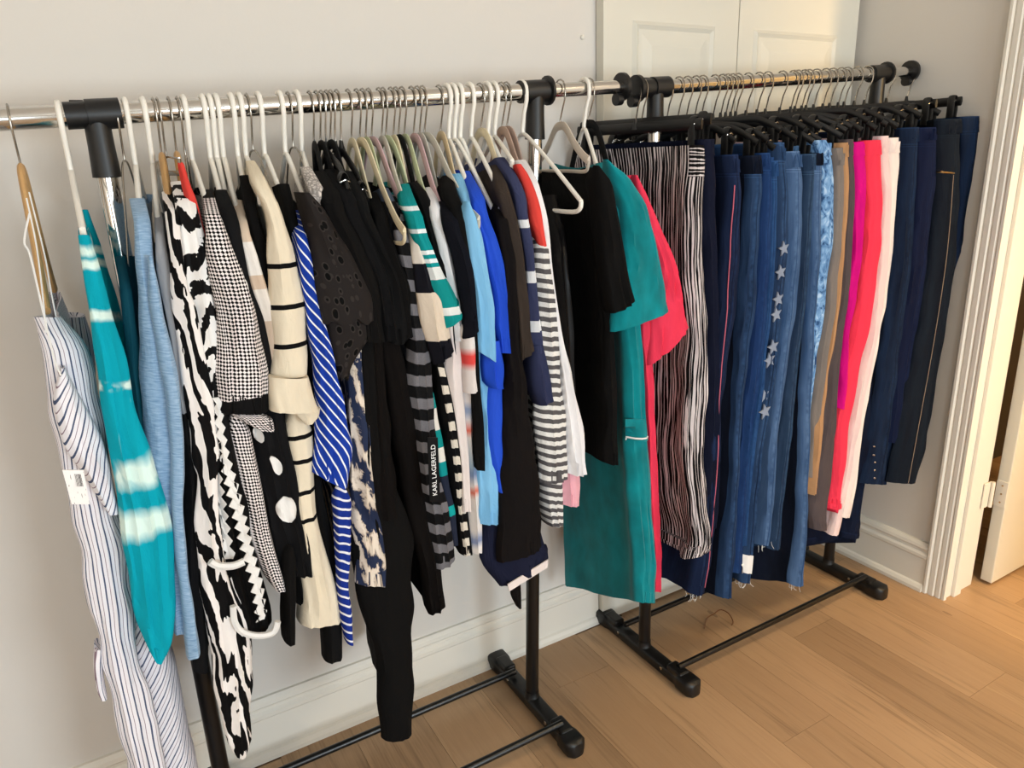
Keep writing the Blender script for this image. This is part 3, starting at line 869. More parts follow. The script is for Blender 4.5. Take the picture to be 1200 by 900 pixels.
def hanger(kind, label, xz, tip):
    xh, zr_ = xz; tx, ty, tz = tip
    dx = tx-xh
    bx, by = xh-max(-.15, min(.15, dx)), min(-.45-ty, -.045)
    T = Vector(tip)
    if kind in ('clip', 'clipbar'):
        zn = zr_-.090
        t = empty('clothes_hanger', (xh, YR, zn))
        tag(t, label, 'hanger')
        sweep('hook', hook_path(xh, zr_, zn), .0019, .0019, M_WIRE, t, (1, 0, 0), 6)
        zb = tz + .042
        ye = min(-.225-.165, ty)
        B = Vector((bx, -.45-ty if -.45-ty < -.05 else -.06, zb)); A = Vector((tx, ty, zb)); C_ = Vector((xh, YR, zn))
        path = smooth_path([A+Vector((0, -.012, -.012)), A.lerp(C_, .25)+Vector((0, 0, .012)), A.lerp(C_, .6)+Vector((0, 0, .008)), C_+Vector((0, 0, -.002)), B.lerp(C_, .6)+Vector((0, 0, .008)), B.lerp(C_, .25)+Vector((0, 0, .012)), B+Vector((0, .008, -.012))], 5)
        if kind == 'clipbar':
            path = [A+Vector((0, -.012, .004)), A.lerp(B, .5)+Vector((0, 0, .004)), B+Vector((0, .008, .004))]
        sweep('hanger_bar', path, .0042, .0125 if kind == 'clipbar' else .0085, M_BLACKPL, t, (1, 0, 0), 8)
        if kind == 'clipbar': sweep('hook', [(xh, YR, zn), A.lerp(B, .5)], .0019, .0019, M_WIRE, t, (1, 0, 0), 6)
        lathe('hook_collar', [(0, .0085), (.012, .005), (.022, .0035)], (xh, YR, zn-.002), (0, 0, 1), M_BLACKPL, t, 10)
        for P_ in (A, B):
            s = 1 if P_ is A else -1
            y_ = P_.y + (.018 if s == 1 else -.018)
            lp = smooth_path([(P_.x-.007, y_-.004, zb-.052), (P_.x-.009, y_-.006, zb-.02), (P_.x-.007, y_-.004, zb+.010), (P_.x, y_-.004, zb+.020), (P_.x+.007, y_-.004, zb+.010), (P_.x+.009, y_-.006, zb-.02), (P_.x+.007, y_-.004, zb-.052)], 4)
            c = sweep('clip', lp, .011, .0026, M_BLACKPL, t, (0, 1, 0), 8)
            sweep('clip_spring', [(P_.x-.009, y_-.013, zb+.004), (P_.x, y_-.017, zb+.008), (P_.x+.009, y_-.013, zb+.004)], .0016, .0016, M_WIRE, c, (0, 0, 1), 6)
        return t
    plastic = kind == 'plastic'
    zn = zr_-(.088 if plastic else .075)
    t = empty('clothes_hanger', (xh, YR, zn)); tag(t, label, 'hanger')
    hm = M_WHITEPL if plastic else M_WIRE
    hr = .0046 if plastic else .0018
    sweep('hook', hook_path(xh, zr_, zn), hr, hr, hm, t, (1, 0, 0), 8)
    m = {'plastic': M_WHITEPL, 'wood': M_WOOD, 'wire': M_WIRE}.get(kind) or simple('flock_'+kind, VEL[kind], .9, 0, .2)
    rb, rn = {'plastic': (.0046, .0046), 'wood': (.006, .010), 'wire': (.0018, .0018)}.get(kind, (.0034, .0095))
    A = T; B = Vector((bx, by, tz)); C_ = Vector((xh, YR, zn))
    drop = zn-tz
    def arm(P_, k): return C_.lerp(P_, k)
    def pt(P_, k, z): q = C_.lerp(P_, k); return Vector((q.x, q.y, z))
    if plastic:
        pts = [A, pt(A, .55, zn-drop*.50), pt(A, .12, zn-drop*.06), C_, pt(B, .12, zn-drop*.06), pt(B, .55, zn-drop*.5), B]
    else:
        pts = [A, pt(A, .8, zn-drop*.86), pt(A, .5, zn-drop*.52), pt(A, .2, zn-drop*.09), C_+Vector((0, 0, -.001)), pt(B, .2, zn-drop*.09), pt(B, .5, zn-drop*.52), pt(B, .8, zn-drop*.86), B]
    sweep('hanger_arms', smooth_path(pts, 5), rb, rn, m, t, (1, 0, 0), 10)
    if kind != 'wood':
        zb = tz-.022
        bar = [A, A+Vector((0, .004, -.014)), pt(A, .86, zb), pt(A, .4, zb), pt(B, .4, zb), pt(B, .86, zb), B+Vector((0, -.004, -.014)), B]
        sweep('trouser_bar', smooth_path(bar, 4), rb if plastic else .003, rn if plastic else .004, m, t, (1, 0, 0), 8)
    return t

# ------------------------------------------------------------------ every garment: rows are (height, front edge x, y, back edge x, y, thickness) in metres
GARMENTS = [
{'n': 'jumpsuit', 'l': 'white cotton jumpsuit with thin navy pinstripes and a paper price tag', 'c': 'jumpsuit', 'm': 'pinstripe', 'rows': [[1.2599, -0.0648, -0.38, -0.0584, -0.08, 0.0412, 0.0028], [1.213, -0.0518, -0.4093, -0.0512, -0.08, 0.0694, 0.0056], [1.139, -0.0543, -0.41, -0.0526, -0.08, 0.0706, 0.0069], [1.09, -0.0546, -0.41, -0.0528, -0.08, 0.0771, 0.0085], [0.9892, -0.059, -0.41, -0.0552, -0.08, 0.0697, 0.0093], [0.9441, -0.0593, -0.41, -0.0554, -0.08, 0.0693, 0.01], [0.8033, -0.0633, -0.41, -0.0576, -0.08, 0.0715, 0.0128], [0.6454, -0.0711, -0.41, -0.0618, -0.08, 0.0553, 0.012], [0.434, -0.0723, -0.41, -0.0625, -0.08, 0.0567, 0.0152], [0.2134, -0.0766, -0.41, -0.0649, -0.08, 0.0673, 0.0216]], 'p': [{'n': 'trouser_leg', 'k': 'tube', 'm': 'pinstripe_bias', 'y': -0.37, 'r': [[-0.061, 0.7123, -0.0071, 0.6913], [-0.0711, 0.5912, 0.014, 0.5532], [-0.0756, 0.4997, 0.0138, 0.4558], [-0.0789, 0.4039, 0.015, 0.3535], [-0.0865, 0.1788, 0.0253, 0.1069]], 'hy': 0.07}, {'n': 'wrap_front', 'k': 'tube', 'm': 'pinstripe_bias', 'y': -0.435, 'r': [[-0.0608, 1.1909, -0.0545, 1.1898], [-0.081, 1.1307, -0.04, 1.1222], [-0.0803, 1.0756, -0.0274, 1.0633], [-0.062, 1.0143, -0.0235, 1.0042], [-0.0415, 0.9434, -0.0252, 0.9387]], 'hy': 0.02}, {'n': 'strap', 'k': 'cord', 'm': 'white_cloth', 'y': -0.44, 'r': [[-0.0563, 1.4162, -0.0533, 1.416], [-0.0698, 1.3787, -0.0668, 1.3784], [-0.0667, 1.3582, -0.0637, 1.3579], [-0.0666, 1.2788, -0.0635, 1.2784], [-0.0661, 1.2087, -0.063, 1.2081], [-0.0625, 1.1818, -0.0593, 1.1813]]}, {'n': 'strap', 'k': 'cord', 'm': 'white_cloth', 'y': -0.36, 'r': [[-0.054, 1.4435, -0.0519, 1.4433], [-0.0527, 1.3496, -0.0494, 1.3493], [-0.0548, 1.2979, -0.0515, 1.2975], [-0.0559, 1.2446, -0.0525, 1.2442], [-0.057, 1.1899, -0.0536, 1.1893]]}, {'n': 'strap', 'k': 'cord', 'm': 'white_cloth', 'y': -0.4, 'r': [[-0.0571, 1.4361, -0.055, 1.4359], [-0.0582, 1.3661, -0.0561, 1.3659], [-0.0664, 1.279, -0.0633, 1.2785], [-0.0716, 1.2407, -0.0684, 1.2402]]}, {'n': 'ruffle', 'k': 'tube', 'm': 'pinstripe', 'y': -0.4, 'r': [[-0.1037, 0.6926, -0.0929, 0.6881], [-0.1129, 0.6482, -0.0997, 0.6424], [-0.1164, 0.6146, -0.1019, 0.608], [-0.1127, 0.5916, -0.103, 0.587]], 'hy': 0.02}, {'n': 'back_panel', 'k': 'tube', 'm': 'pinstripe', 'y': -0.16, 'r': [[-0.0543, 1.2224, -0.0177, 1.2173], [-0.0598, 1.1792, -0.0136, 1.172], [-0.0613, 1.0989, -0.0238, 1.0919], [-0.0472, 0.9778, -0.0362, 0.9752]], 'hy': 0.03}, {'n': 'price_tag', 'k': 'card', 'm': 'tag_white', 'y': -0.49, 'r': [[-0.0833, 1.0527, -0.0571, 1.046], [-0.0816, 0.9971, -0.0593, 0.9907]]}, {'n': 'barcode', 'k': 'card', 'm': 'barcode', 'y': -0.4915, 'r': [[-0.0698, 1.043, -0.0614, 1.0408], [-0.0701, 1.0237, -0.0616, 1.0215]]}], 'h': ['wood', 'light wooden hanger holding the white cotton jumpsuit with thin navy pinstripes', [-0.0616, 1.5532], [-0.0648, -0.355, 1.2659]], 'f': 0.008, 'y': -0.41},
{'n': 'tie_dye_top', 'l': 'turquoise tie-dye top with white blotches and a long pointed hem', 'c': 'top', 'm': ('tiedye', [[1.3619, 0.0095], [1.3432, 0.0095], [1.2633, 0.0114], [1.154, 0.0095], [1.0117, 0.0304], [0.9214, 0.0323]]), 'rows': [[1.3814, 0.0052, -0.43, 0.008, -0.22, 0.015, 0.0006], [1.3287, 0.0054, -0.46, 0.0081, -0.22, 0.0224, 0.0012], [1.2659, 0.0062, -0.46, 0.0086, -0.22, 0.0293, 0.002], [1.2006, 0.0077, -0.46, 0.0094, -0.22, 0.0398, 0.0033], [1.12, 0.0046, -0.46, 0.0077, -0.22, 0.0462, 0.0048], [1.0205, 0.0061, -0.46, 0.0085, -0.22, 0.0579, 0.0074], [0.9303, 0.0089, -0.46, 0.01, -0.22, 0.0701, 0.0104], [0.8694, 0.0056, -0.46, 0.0082, -0.22, 0.0673, 0.011], [0.8076, -0.0002, -0.46, 0.0051, -0.22, 0.0644, 0.0115], [0.7438, -0.005, -0.46, 0.0024, -0.22, 0.0565, 0.011], [0.695, -0.0092, -0.46, 0.0001, -0.22, 0.0347, 0.0072], [0.6641, -0.0131, -0.46, -0.0021, -0.22, 0.0075, 0.0016]], 'p': [{'n': 'shoulder_strap', 'k': 'tube', 'm': ('tiedye', [[1.3399, 0.0095], [1.316, 0.0095], [1.2174, 0.0114], [1.0827, 0.0095], [0.9142, 0.0304], [0.8105, 0.0323]]), 'y': -0.2, 'r': [[0.0124, 1.4074, 0.0213, 1.4069], [0.015, 1.3287, 0.0306, 1.3273], [0.02, 1.2374, 0.0387, 1.2349], [0.0226, 1.1421, 0.0417, 1.1389], [0.0253, 1.0593, 0.0448, 1.0554]], 'hy': 0.01}], 'h': ['plastic', 'white plastic tube hanger holding the turquoise tie-dye top with white blotches and', [0.0066, 1.5569], [0.0052, -0.405, 1.3874]], 'f': 0.004, 'y': -0.46},
{'n': 'teal_blouse', 'l': 'dark teal blouse squeezed between the chrome post and the heather blue cardigan', 'c': 'blouse', 'm': 'dark_teal', 'rows': [[1.3371, 0.0514, -0.33, 0.1343, -0.1, 0.0134, 0.0006], [1.2778, 0.0463, -0.4, 0.1315, -0.1, 0.0164, 0.001], [1.1824, 0.0391, -0.4, 0.1276, -0.1, 0.0203, 0.0017], [1.0972, 0.0334, -0.4, 0.1244, -0.1, 0.0206, 0.0021], [0.9159, 0.0232, -0.4, 0.1188, -0.1, 0.0277, 0.004], [0.7702, 0.0141, -0.4, 0.1138, -0.1, 0.031, 0.0055]], 'p': [], 'h': ['wire', 'thin metal wire hanger holding the dark teal blouse squeezed between the chrome post', [0.0889, 1.5612], [0.0463, -0.38, 1.2658]], 'f': 0.005, 'y': -0.4},
{'n': 'cardigan', 'l': 'pale heather blue cardigan with long sleeves and soft folds', 'c': 'cardigan', 'm': 'heather_blue', 'rows': [[1.4262, 0.0896, -0.33, 0.1261, -0.12, 0.0246, 0.0007], [1.3931, 0.0852, -0.4128, 0.1236, -0.0372, 0.0256, 0.0009], [1.3436, 0.0791, -0.43, 0.1203, -0.03, 0.0278, 0.0013], [1.285, 0.0759, -0.43, 0.1186, -0.03, 0.0341, 0.0021], [1.2112, 0.0717, -0.43, 0.1162, -0.03, 0.0453, 0.0035], [1.1419, 0.0673, -0.43, 0.1138, -0.03, 0.0569, 0.0053], [1.0277, 0.0539, -0.43, 0.1064, -0.03, 0.0578, 0.0069], [0.9237, 0.0402, -0.43, 0.0989, -0.03, 0.0524, 0.0076], [0.8295, 0.0329, -0.43, 0.0949, -0.03, 0.0431, 0.0072], [0.7628, 0.0329, -0.43, 0.0949, -0.03, 0.0284, 0.0052], [0.6876, 0.0265, -0.43, 0.0914, -0.03, 0.0209, 0.0042]], 'p': [{'n': 'sleeve', 'k': 'tube', 'm': 'heather_blue', 'y': -0.45, 'r': [[0.0789, 1.3454, 0.0939, 1.344], [0.0731, 1.2684, 0.0919, 1.2659], [0.0725, 1.1459, 0.0955, 1.1416], [0.0642, 1.032, 0.0864, 1.0267], [0.0503, 0.9292, 0.0691, 0.9238], [0.0422, 0.8364, 0.06, 0.8305], [0.0387, 0.7717, 0.058, 0.7646], [0.0295, 0.6427, 0.0542, 0.6483]], 'hy': 0.025}], 'h': ['plastic', 'white plastic tube hanger holding the pale heather blue cardigan with long sleeves', [0.1044, 1.5621], [0.0852, -0.3928, 1.3811]], 'f': 0.005, 'y': -0.43},
{'n': 'two_tone_top', 'l': 'grey heather top with a long black lower half', 'c': 'top', 'm': ('bands', 'knit', [[2.0, '#a5a5a8'], [1.0811, '#101012']]), 'rows': [[1.403, 0.1178, -0.33, 0.1641, -0.12, 0.0114, 0.0004], [1.3662, 0.1063, -0.4199, 0.1578, -0.0301, 0.0143, 0.0006], [1.3151, 0.1031, -0.43, 0.156, -0.03, 0.0191, 0.001], [1.2615, 0.1031, -0.43, 0.156, -0.03, 0.0194, 0.0013], [1.2062, 0.1043, -0.43, 0.1566, -0.03, 0.0197, 0.0015], [1.1499, 0.1017, -0.43, 0.1553, -0.03, 0.0199, 0.0018], [1.0855, 0.1021, -0.43, 0.1554, -0.03, 0.0278, 0.0029], [1.0006, 0.1024, -0.43, 0.1556, -0.03, 0.0439, 0.0054], [0.9095, 0.0892, -0.43, 0.1483, -0.03, 0.0378, 0.0055], [0.7837, 0.0692, -0.43, 0.1374, -0.03, 0.0238, 0.0042], [0.597, 0.0501, -0.43, 0.1269, -0.03, 0.0231, 0.0051]], 'p': [], 'h': ['plastic', 'white plastic tube hanger holding the grey heather top with a long black lower', [0.132, 1.5635], [0.1063, -0.3999, 1.3542]], 'f': 0.005, 'y': -0.43},
{'n': 'print_dress', 'l': 'long dress in bold black and white zebra print reaching lowest beside the left post', 'c': 'dress', 'm': 'zebra_big', 'rows': [[1.4344, 0.1377, -0.33, 0.1758, -0.12, 0.0179, 0.0005], [1.3918, 0.1265, -0.4447, 0.1697, -0.03, 0.0201, 0.0007], [1.3412, 0.1233, -0.45, 0.1679, -0.03, 0.019, 0.0009], [1.289, 0.1205, -0.45, 0.1664, -0.03, 0.0229, 0.0013], [1.2619, 0.1231, -0.45, 0.1678, -0.03, 0.0292, 0.0019], [1.179, 0.1242, -0.45, 0.1684, -0.03, 0.0373, 0.0031], [1.0923, 0.1253, -0.45, 0.169, -0.03, 0.0407, 0.0042], [1.0033, 0.12, -0.45, 0.1661, -0.03, 0.0414, 0.0051], [0.9735, 0.1154, -0.45, 0.1636, -0.03, 0.0259, 0.0034], [0.8814, 0.1045, -0.45, 0.1576, -0.03, 0.0315, 0.0048], [0.7825, 0.1028, -0.45, 0.1566, -0.03, 0.0564, 0.0099], [0.6768, 0.1064, -0.45, 0.1586, -0.03, 0.0717, 0.0142], [0.5885, 0.1005, -0.45, 0.1554, -0.03, 0.0714, 0.0157], [0.5163, 0.0938, -0.45, 0.1517, -0.03, 0.0594, 0.0141], [0.4403, 0.0906, -0.45, 0.1499, -0.03, 0.0402, 0.0102], [0.4019, 0.0881, -0.45, 0.1486, -0.03, 0.0144, 0.0038]], 'p': [], 'h': ['wood', 'light wooden hanger holding the long dress in bold black and white zebra', [0.1481, 1.5644], [0.1265, -0.4247, 1.3798]], 'f': 0.005, 'y': -0.45},
{'n': 'print_blouse', 'l': 'white satin shouldered blouse with black brushstroke print', 'c': 'blouse', 'm': 'brush', 'rows': [[1.4496, 0.1582, -0.33, 0.1973, -0.12, 0.0284, 0.0006], [1.4087, 0.1515, -0.4306, 0.1936, -0.03, 0.0328, 0.001], [1.3376, 0.1517, -0.44, 0.1937, -0.03, 0.043, 0.002], [1.2843, 0.1493, -0.44, 0.1924, -0.03, 0.0473, 0.0028], [1.2221, 0.1502, -0.44, 0.1928, -0.03, 0.043, 0.0031], [1.1444, 0.1451, -0.44, 0.19, -0.03, 0.0359, 0.0032], [1.027, 0.135, -0.44, 0.1845, -0.03, 0.0223, 0.0026]], 'p': [], 'h': ['wood', 'light wooden hanger holding the white satin shouldered blouse with black brushstroke print', [0.1725, 1.5657], [0.1515, -0.4106, 1.3967]], 'f': 0.005, 'y': -0.44},
{'n': 'red_top', 'l': 'coral red top of which only the shoulder shows behind the brushstroke print blouse', 'c': 'top', 'm': 'coral', 'rows': [[1.4782, 0.1568, -0.4, 0.1529, -0.385, 0.0049, 0.0001], [1.4462, 0.1589, -0.4076, 0.154, -0.385, 0.0086, 0.0002], [1.4189, 0.1631, -0.41, 0.1563, -0.385, 0.0112, 0.0003], [1.3333, 0.1685, -0.41, 0.1593, -0.385, 0.0127, 0.0006], [1.1651, 0.1554, -0.41, 0.1521, -0.385, 0.0105, 0.0009]], 'p': [], 'h': ['wire', 'thin metal wire hanger holding the coral red top of which only the shoulder', [0.1548, 1.5647], [0.1568, -0.375, 1.4842]], 'f': 0.005, 'y': -0.41},
{'n': 'mesh_top', 'l': 'sheer black top with white zigzag braid and a curved white hem', 'c': 'top', 'm': 'black_sheer', 'rows': [[1.2633, 0.1635, -0.4, 0.2209, -0.05, 0.0156, 0.001], [1.2001, 0.1558, -0.44, 0.2167, -0.03, 0.0204, 0.0016], [1.0845, 0.1495, -0.44, 0.2132, -0.03, 0.0262, 0.0027], [0.9619, 0.1457, -0.44, 0.2111, -0.03, 0.0456, 0.006], [0.8973, 0.1458, -0.44, 0.2112, -0.03, 0.0586, 0.0085], [0.8069, 0.141, -0.44, 0.2086, -0.03, 0.0665, 0.011], [0.7271, 0.1456, -0.44, 0.2111, -0.03, 0.0779, 0.0142], [0.6627, 0.1496, -0.44, 0.2133, -0.03, 0.0778, 0.0153], [0.6432, 0.1481, -0.44, 0.2124, -0.03, 0.0521, 0.0105]], 'p': [{'n': 'zigzag_braid', 'k': 'zig', 'm': 'white_cloth', 'y': -0.465, 'r': [[0.1217, 0.9775, 0.1346, 0.9741], [0.1167, 0.9163, 0.1338, 0.9114], [0.116, 0.8357, 0.1334, 0.8301], [0.1173, 0.8155, 0.1361, 0.8091]]}, {'n': 'zigzag_braid', 'k': 'zig', 'm': 'white_cloth', 'y': -0.468, 'r': [[0.1405, 1.1088, 0.1533, 1.1063], [0.1356, 1.021, 0.1511, 1.0172], [0.1378, 0.9432, 0.1591, 0.9373], [0.1424, 0.8779, 0.1641, 0.8713], [0.1472, 0.8103, 0.1693, 0.8029], [0.1521, 0.7402, 0.1747, 0.732], [0.1526, 0.6783, 0.1726, 0.6705]]}, {'n': 'hem_band', 'k': 'cord', 'm': 'white_cloth', 'y': -0.468, 'r': [[0.0903, 0.8326, 0.0929, 0.8317], [0.1022, 0.8204, 0.1048, 0.8195], [0.1248, 0.8128, 0.1275, 0.8119], [0.1435, 0.8149, 0.1462, 0.814]], 'rad': 0.0065}, {'n': 'hem_band', 'k': 'cord', 'm': 'white_cloth', 'y': -0.455, 'r': [[0.1125, 0.7302, 0.1207, 0.7271], [0.1096, 0.6998, 0.1206, 0.6955], [0.1178, 0.6753, 0.1304, 0.6703], [0.1462, 0.655, 0.1519, 0.6527], [0.1702, 0.6527, 0.1819, 0.648], [0.1819, 0.6718, 0.1922, 0.6678]], 'rad': 0.006}], 'h': ['wire', 'thin metal wire hanger holding the sheer black top with white zigzag braid', [0.1863, 1.5664], [0.1558, -0.42, 1.1881]], 'f': 0.005, 'y': -0.44},
{'n': 'houndstooth_cardigan', 'l': 'black and white houndstooth cardigan with black knitted cuffs', 'c': 'cardigan', 'm': ('bandpat', 'houndstooth', [[2.0, '#101012'], [1.4216, None], [1.0997, '#0c0c0e']]), 'rows': [[1.434, 0.1995, -0.33, 0.2147, -0.12, 0.0161, 0.0004], [1.4003, 0.1852, -0.4376, 0.2068, -0.03, 0.0212, 0.0007], [1.3493, 0.1868, -0.46, 0.2077, -0.03, 0.0386, 0.0017], [1.2953, 0.1938, -0.46, 0.2116, -0.03, 0.0534, 0.003], [1.2398, 0.1979, -0.46, 0.2138, -0.03, 0.0621, 0.0042], [1.1688, 0.1976, -0.46, 0.2136, -0.03, 0.079, 0.0066], [1.0996, 0.1909, -0.46, 0.2099, -0.03, 0.0852, 0.0085], [1.0732, 0.1879, -0.46, 0.2083, -0.03, 0.0842, 0.0089]], 'p': [{'n': 'front_panel', 'k': 'tube', 'm': 'houndstooth', 'y': -0.435, 'r': [[0.1549, 1.079, 0.1924, 1.0712], [0.1547, 1.0207, 0.1956, 1.0112], [0.1596, 0.9564, 0.2012, 0.9455], [0.1644, 0.8564, 0.2028, 0.8447], [0.181, 0.7472, 0.2135, 0.7359], [0.1925, 0.7181, 0.2164, 0.7095]], 'hy': 0.03}, {'n': 'cuff_fold', 'k': 'tube', 'm': 'houndstooth', 'y': -0.455, 'r': [[0.1559, 1.0814, 0.2024, 1.0717], [0.1735, 1.0627, 0.2308, 1.0503], [0.2088, 1.035, 0.2296, 1.0303]], 'hy': 0.015}], 'h': ['plastic', 'white plastic tube hanger holding the black and white houndstooth cardigan with black knitted', [0.196, 1.5669], [0.1852, -0.4176, 1.3883]], 'f': 0.005, 'y': -0.46},
{'n': 'spotted_top', 'l': 'black top with large white spots and a rounded hem', 'c': 'top', 'm': 'big_dots', 'rows': [[1.4329, 0.2212, -0.33, 0.2487, -0.12, 0.0191, 0.0005], [1.3849, 0.2109, -0.4277, 0.2431, -0.03, 0.0309, 0.0011], [1.3308, 0.2146, -0.43, 0.2451, -0.03, 0.034, 0.0016], [1.2744, 0.2222, -0.43, 0.2493, -0.03, 0.0333, 0.002], [1.2156, 0.2328, -0.43, 0.2551, -0.03, 0.0382, 0.0027], [1.1258, 0.235, -0.43, 0.2563, -0.03, 0.0391, 0.0035], [1.0324, 0.2353, -0.43, 0.2565, -0.03, 0.0557, 0.0061], [0.967, 0.2382, -0.43, 0.2581, -0.03, 0.0639, 0.0079], [0.8654, 0.2416, -0.43, 0.2599, -0.03, 0.073, 0.0106], [0.7933, 0.2483, -0.43, 0.2636, -0.03, 0.0685, 0.0109], [0.7284, 0.2483, -0.43, 0.2636, -0.03, 0.0602, 0.0104]], 'p': [{'n': 'spot', 'k': 'spot', 'm': 'white_cloth', 'y': -0.452, 'r': [[0.2121, 1.2964, 0.2186, 1.2956], [0.2035, 1.2726, 0.2231, 1.2702], [0.2107, 1.248, 0.2186, 1.2469]]}, {'n': 'spot', 'k': 'spot', 'm': 'white_cloth', 'y': -0.458, 'r': [[0.2224, 0.8994, 0.2456, 0.8929], [0.2167, 0.8777, 0.2517, 0.8675], [0.2279, 0.8474, 0.2455, 0.842]]}, {'n': 'spot', 'k': 'spot', 'm': 'white_cloth', 'y': -0.455, 'r': [[0.1976, 1.0359, 0.2086, 1.0335], [0.1993, 1.0169, 0.2145, 1.0134], [0.205, 1.0062, 0.2133, 1.0042]]}, {'n': 'spot', 'k': 'spot', 'm': 'white_cloth', 'y': -0.455, 'r': [[0.2161, 0.9813, 0.2245, 0.9792], [0.2197, 0.9644, 0.2353, 0.9604], [0.2258, 0.9433, 0.2329, 0.9415]]}], 'h': ['plastic', 'white plastic tube hanger holding the black top with large white spots and', [0.227, 1.5686], [0.2109, -0.4077, 1.3729]], 'f': 0.005, 'y': -0.43},
{'n': 'sequin_blouse', 'l': 'black blouse scattered with tiny silver sequins', 'c': 'blouse', 'm': 'sequin', 'rows': [[1.3984, 0.2335, -0.33, 0.2619, -0.12, 0.0125, 0.0004], [1.3292, 0.2215, -0.42, 0.2553, -0.03, 0.0212, 0.001], [1.2574, 0.2335, -0.42, 0.2618, -0.03, 0.0245, 0.0015], [1.1977, 0.2423, -0.42, 0.2667, -0.03, 0.025, 0.0019], [1.1219, 0.2438, -0.42, 0.2675, -0.03, 0.0198, 0.0018], [0.9317, 0.2327, -0.42, 0.2614, -0.03, 0.0176, 0.0023]], 'p': [], 'h': ['plastic', 'white plastic tube hanger holding the black blouse scattered with tiny silver sequins', [0.2384, 1.5692], [0.2215, -0.4, 1.3172]], 'f': 0.005, 'y': -0.42},
{'n': 'satin_shirt', 'l': 'beige and ivory colour-block satin shirt', 'c': 'shirt', 'm': ('bands', 'satin', [[2.0, '#d9c4ae'], [1.3496, '#efe9e2'], [1.2935, '#d6bda6'], [1.2719, '#e9e0d6'], [1.213, '#cdb7a2']]), 'rows': [[1.4148, 0.2443, -0.33, 0.2755, -0.12, 0.0181, 0.0005], [1.3699, 0.2314, -0.4256, 0.2684, -0.03, 0.0158, 0.0006], [1.3287, 0.2363, -0.43, 0.2711, -0.03, 0.02, 0.0009], [1.2719, 0.243, -0.43, 0.2748, -0.03, 0.0217, 0.0013], [1.2189, 0.2513, -0.43, 0.2794, -0.03, 0.0194, 0.0014], [1.1383, 0.2508, -0.43, 0.2791, -0.03, 0.0169, 0.0015]], 'p': [], 'h': ['plastic', 'white plastic tube hanger holding the beige and ivory colour-block satin shirt', [0.2499, 1.5698], [0.2314, -0.4056, 1.3579]], 'f': 0.005, 'y': -0.43},
{'n': 'black_blouse', 'l': 'plain black blouse with a loose sleeve beside the cream sweater', 'c': 'blouse', 'm': 'black', 'rows': [[1.4549, 0.2618, -0.33, 0.3049, -0.12, 0.0168, 0.0003], [1.3949, 0.2507, -0.41, 0.2988, -0.04, 0.0174, 0.0006], [1.325, 0.2571, -0.41, 0.3023, -0.04, 0.022, 0.001], [1.2239, 0.2551, -0.41, 0.3012, -0.04, 0.0168, 0.0011], [1.1026, 0.2509, -0.41, 0.2989, -0.04, 0.0173, 0.0016], [0.9237, 0.2488, -0.41, 0.2977, -0.04, 0.0374, 0.0049], [0.7632, 0.2562, -0.41, 0.3018, -0.04, 0.0608, 0.0099], [0.67, 0.2566, -0.41, 0.302, -0.04, 0.062, 0.0113], [0.6473, 0.2563, -0.41, 0.3019, -0.04, 0.0511, 0.0096]], 'p': [{'n': 'sleeve', 'k': 'tube', 'm': 'black', 'y': -0.44, 'r': [[0.2211, 0.8067, 0.245, 0.7991], [0.2082, 0.7042, 0.2324, 0.6954], [0.1986, 0.6021, 0.2185, 0.5939]], 'hy': 0.03}], 'h': ['plastic', 'white plastic tube hanger holding the plain black blouse with a loose sleeve', [0.2748, 1.5711], [0.2507, -0.39, 1.3829]], 'f': 0.005, 'y': -0.41},
{'n': 'striped_sweater', 'l': 'cream sweater with thin black stripes and a wide turned-up cuff', 'c': 'sweater', 'm': ('lines', 'cream', [1.3095, 1.2414, 1.1745]), 'rows': [[1.4782, 0.2749, -0.33, 0.3176, -0.12, 0.0169, 0.0003], [1.4414, 0.2663, -0.4269, 0.3129, -0.03, 0.0266, 0.0006], [1.4084, 0.2729, -0.45, 0.3165, -0.03, 0.0266, 0.0008], [1.3786, 0.2784, -0.45, 0.3196, -0.03, 0.0269, 0.001], [1.3262, 0.2821, -0.45, 0.3216, -0.03, 0.0396, 0.0019], [1.2557, 0.2818, -0.45, 0.3214, -0.03, 0.0487, 0.003], [1.1833, 0.2771, -0.45, 0.3188, -0.03, 0.055, 0.0043], [1.1197, 0.2701, -0.45, 0.315, -0.03, 0.0626, 0.0057]], 'p': [{'n': 'turned_cuff', 'k': 'tube', 'm': 'cream', 'y': -0.47, 'r': [[0.2333, 1.1297, 0.2977, 1.1179], [0.2284, 1.0918, 0.3033, 1.0768], [0.2269, 1.0694, 0.311, 1.0517]], 'hy': 0.03}, {'n': 'cuff_point', 'k': 'tube', 'm': 'cream', 'y': -0.455, 'r': [[0.2617, 1.0656, 0.3142, 1.0547], [0.2688, 1.0516, 0.3098, 1.0429], [0.2814, 1.033, 0.2947, 1.0301]], 'hy': 0.01}, {'n': 'body_panel', 'k': 'tube', 'm': ('lines', 'cream', [1.0022, 0.9564, 0.8945, 0.8393]), 'y': -0.43, 'r': [[0.2526, 1.0604, 0.3055, 1.0495], [0.2495, 0.9643, 0.3004, 0.9517], [0.2492, 0.8631, 0.292, 0.8507], [0.248, 0.7756, 0.3011, 0.7582], [0.2436, 0.6858, 0.3139, 0.6601], [0.232, 0.6167, 0.3211, 0.5972]], 'hy': 0.04}], 'h': ['plastic', 'white plastic tube hanger holding the cream sweater with thin black stripes and', [0.2896, 1.5719], [0.2663, -0.4069, 1.4294]], 'f': 0.005, 'y': -0.45},
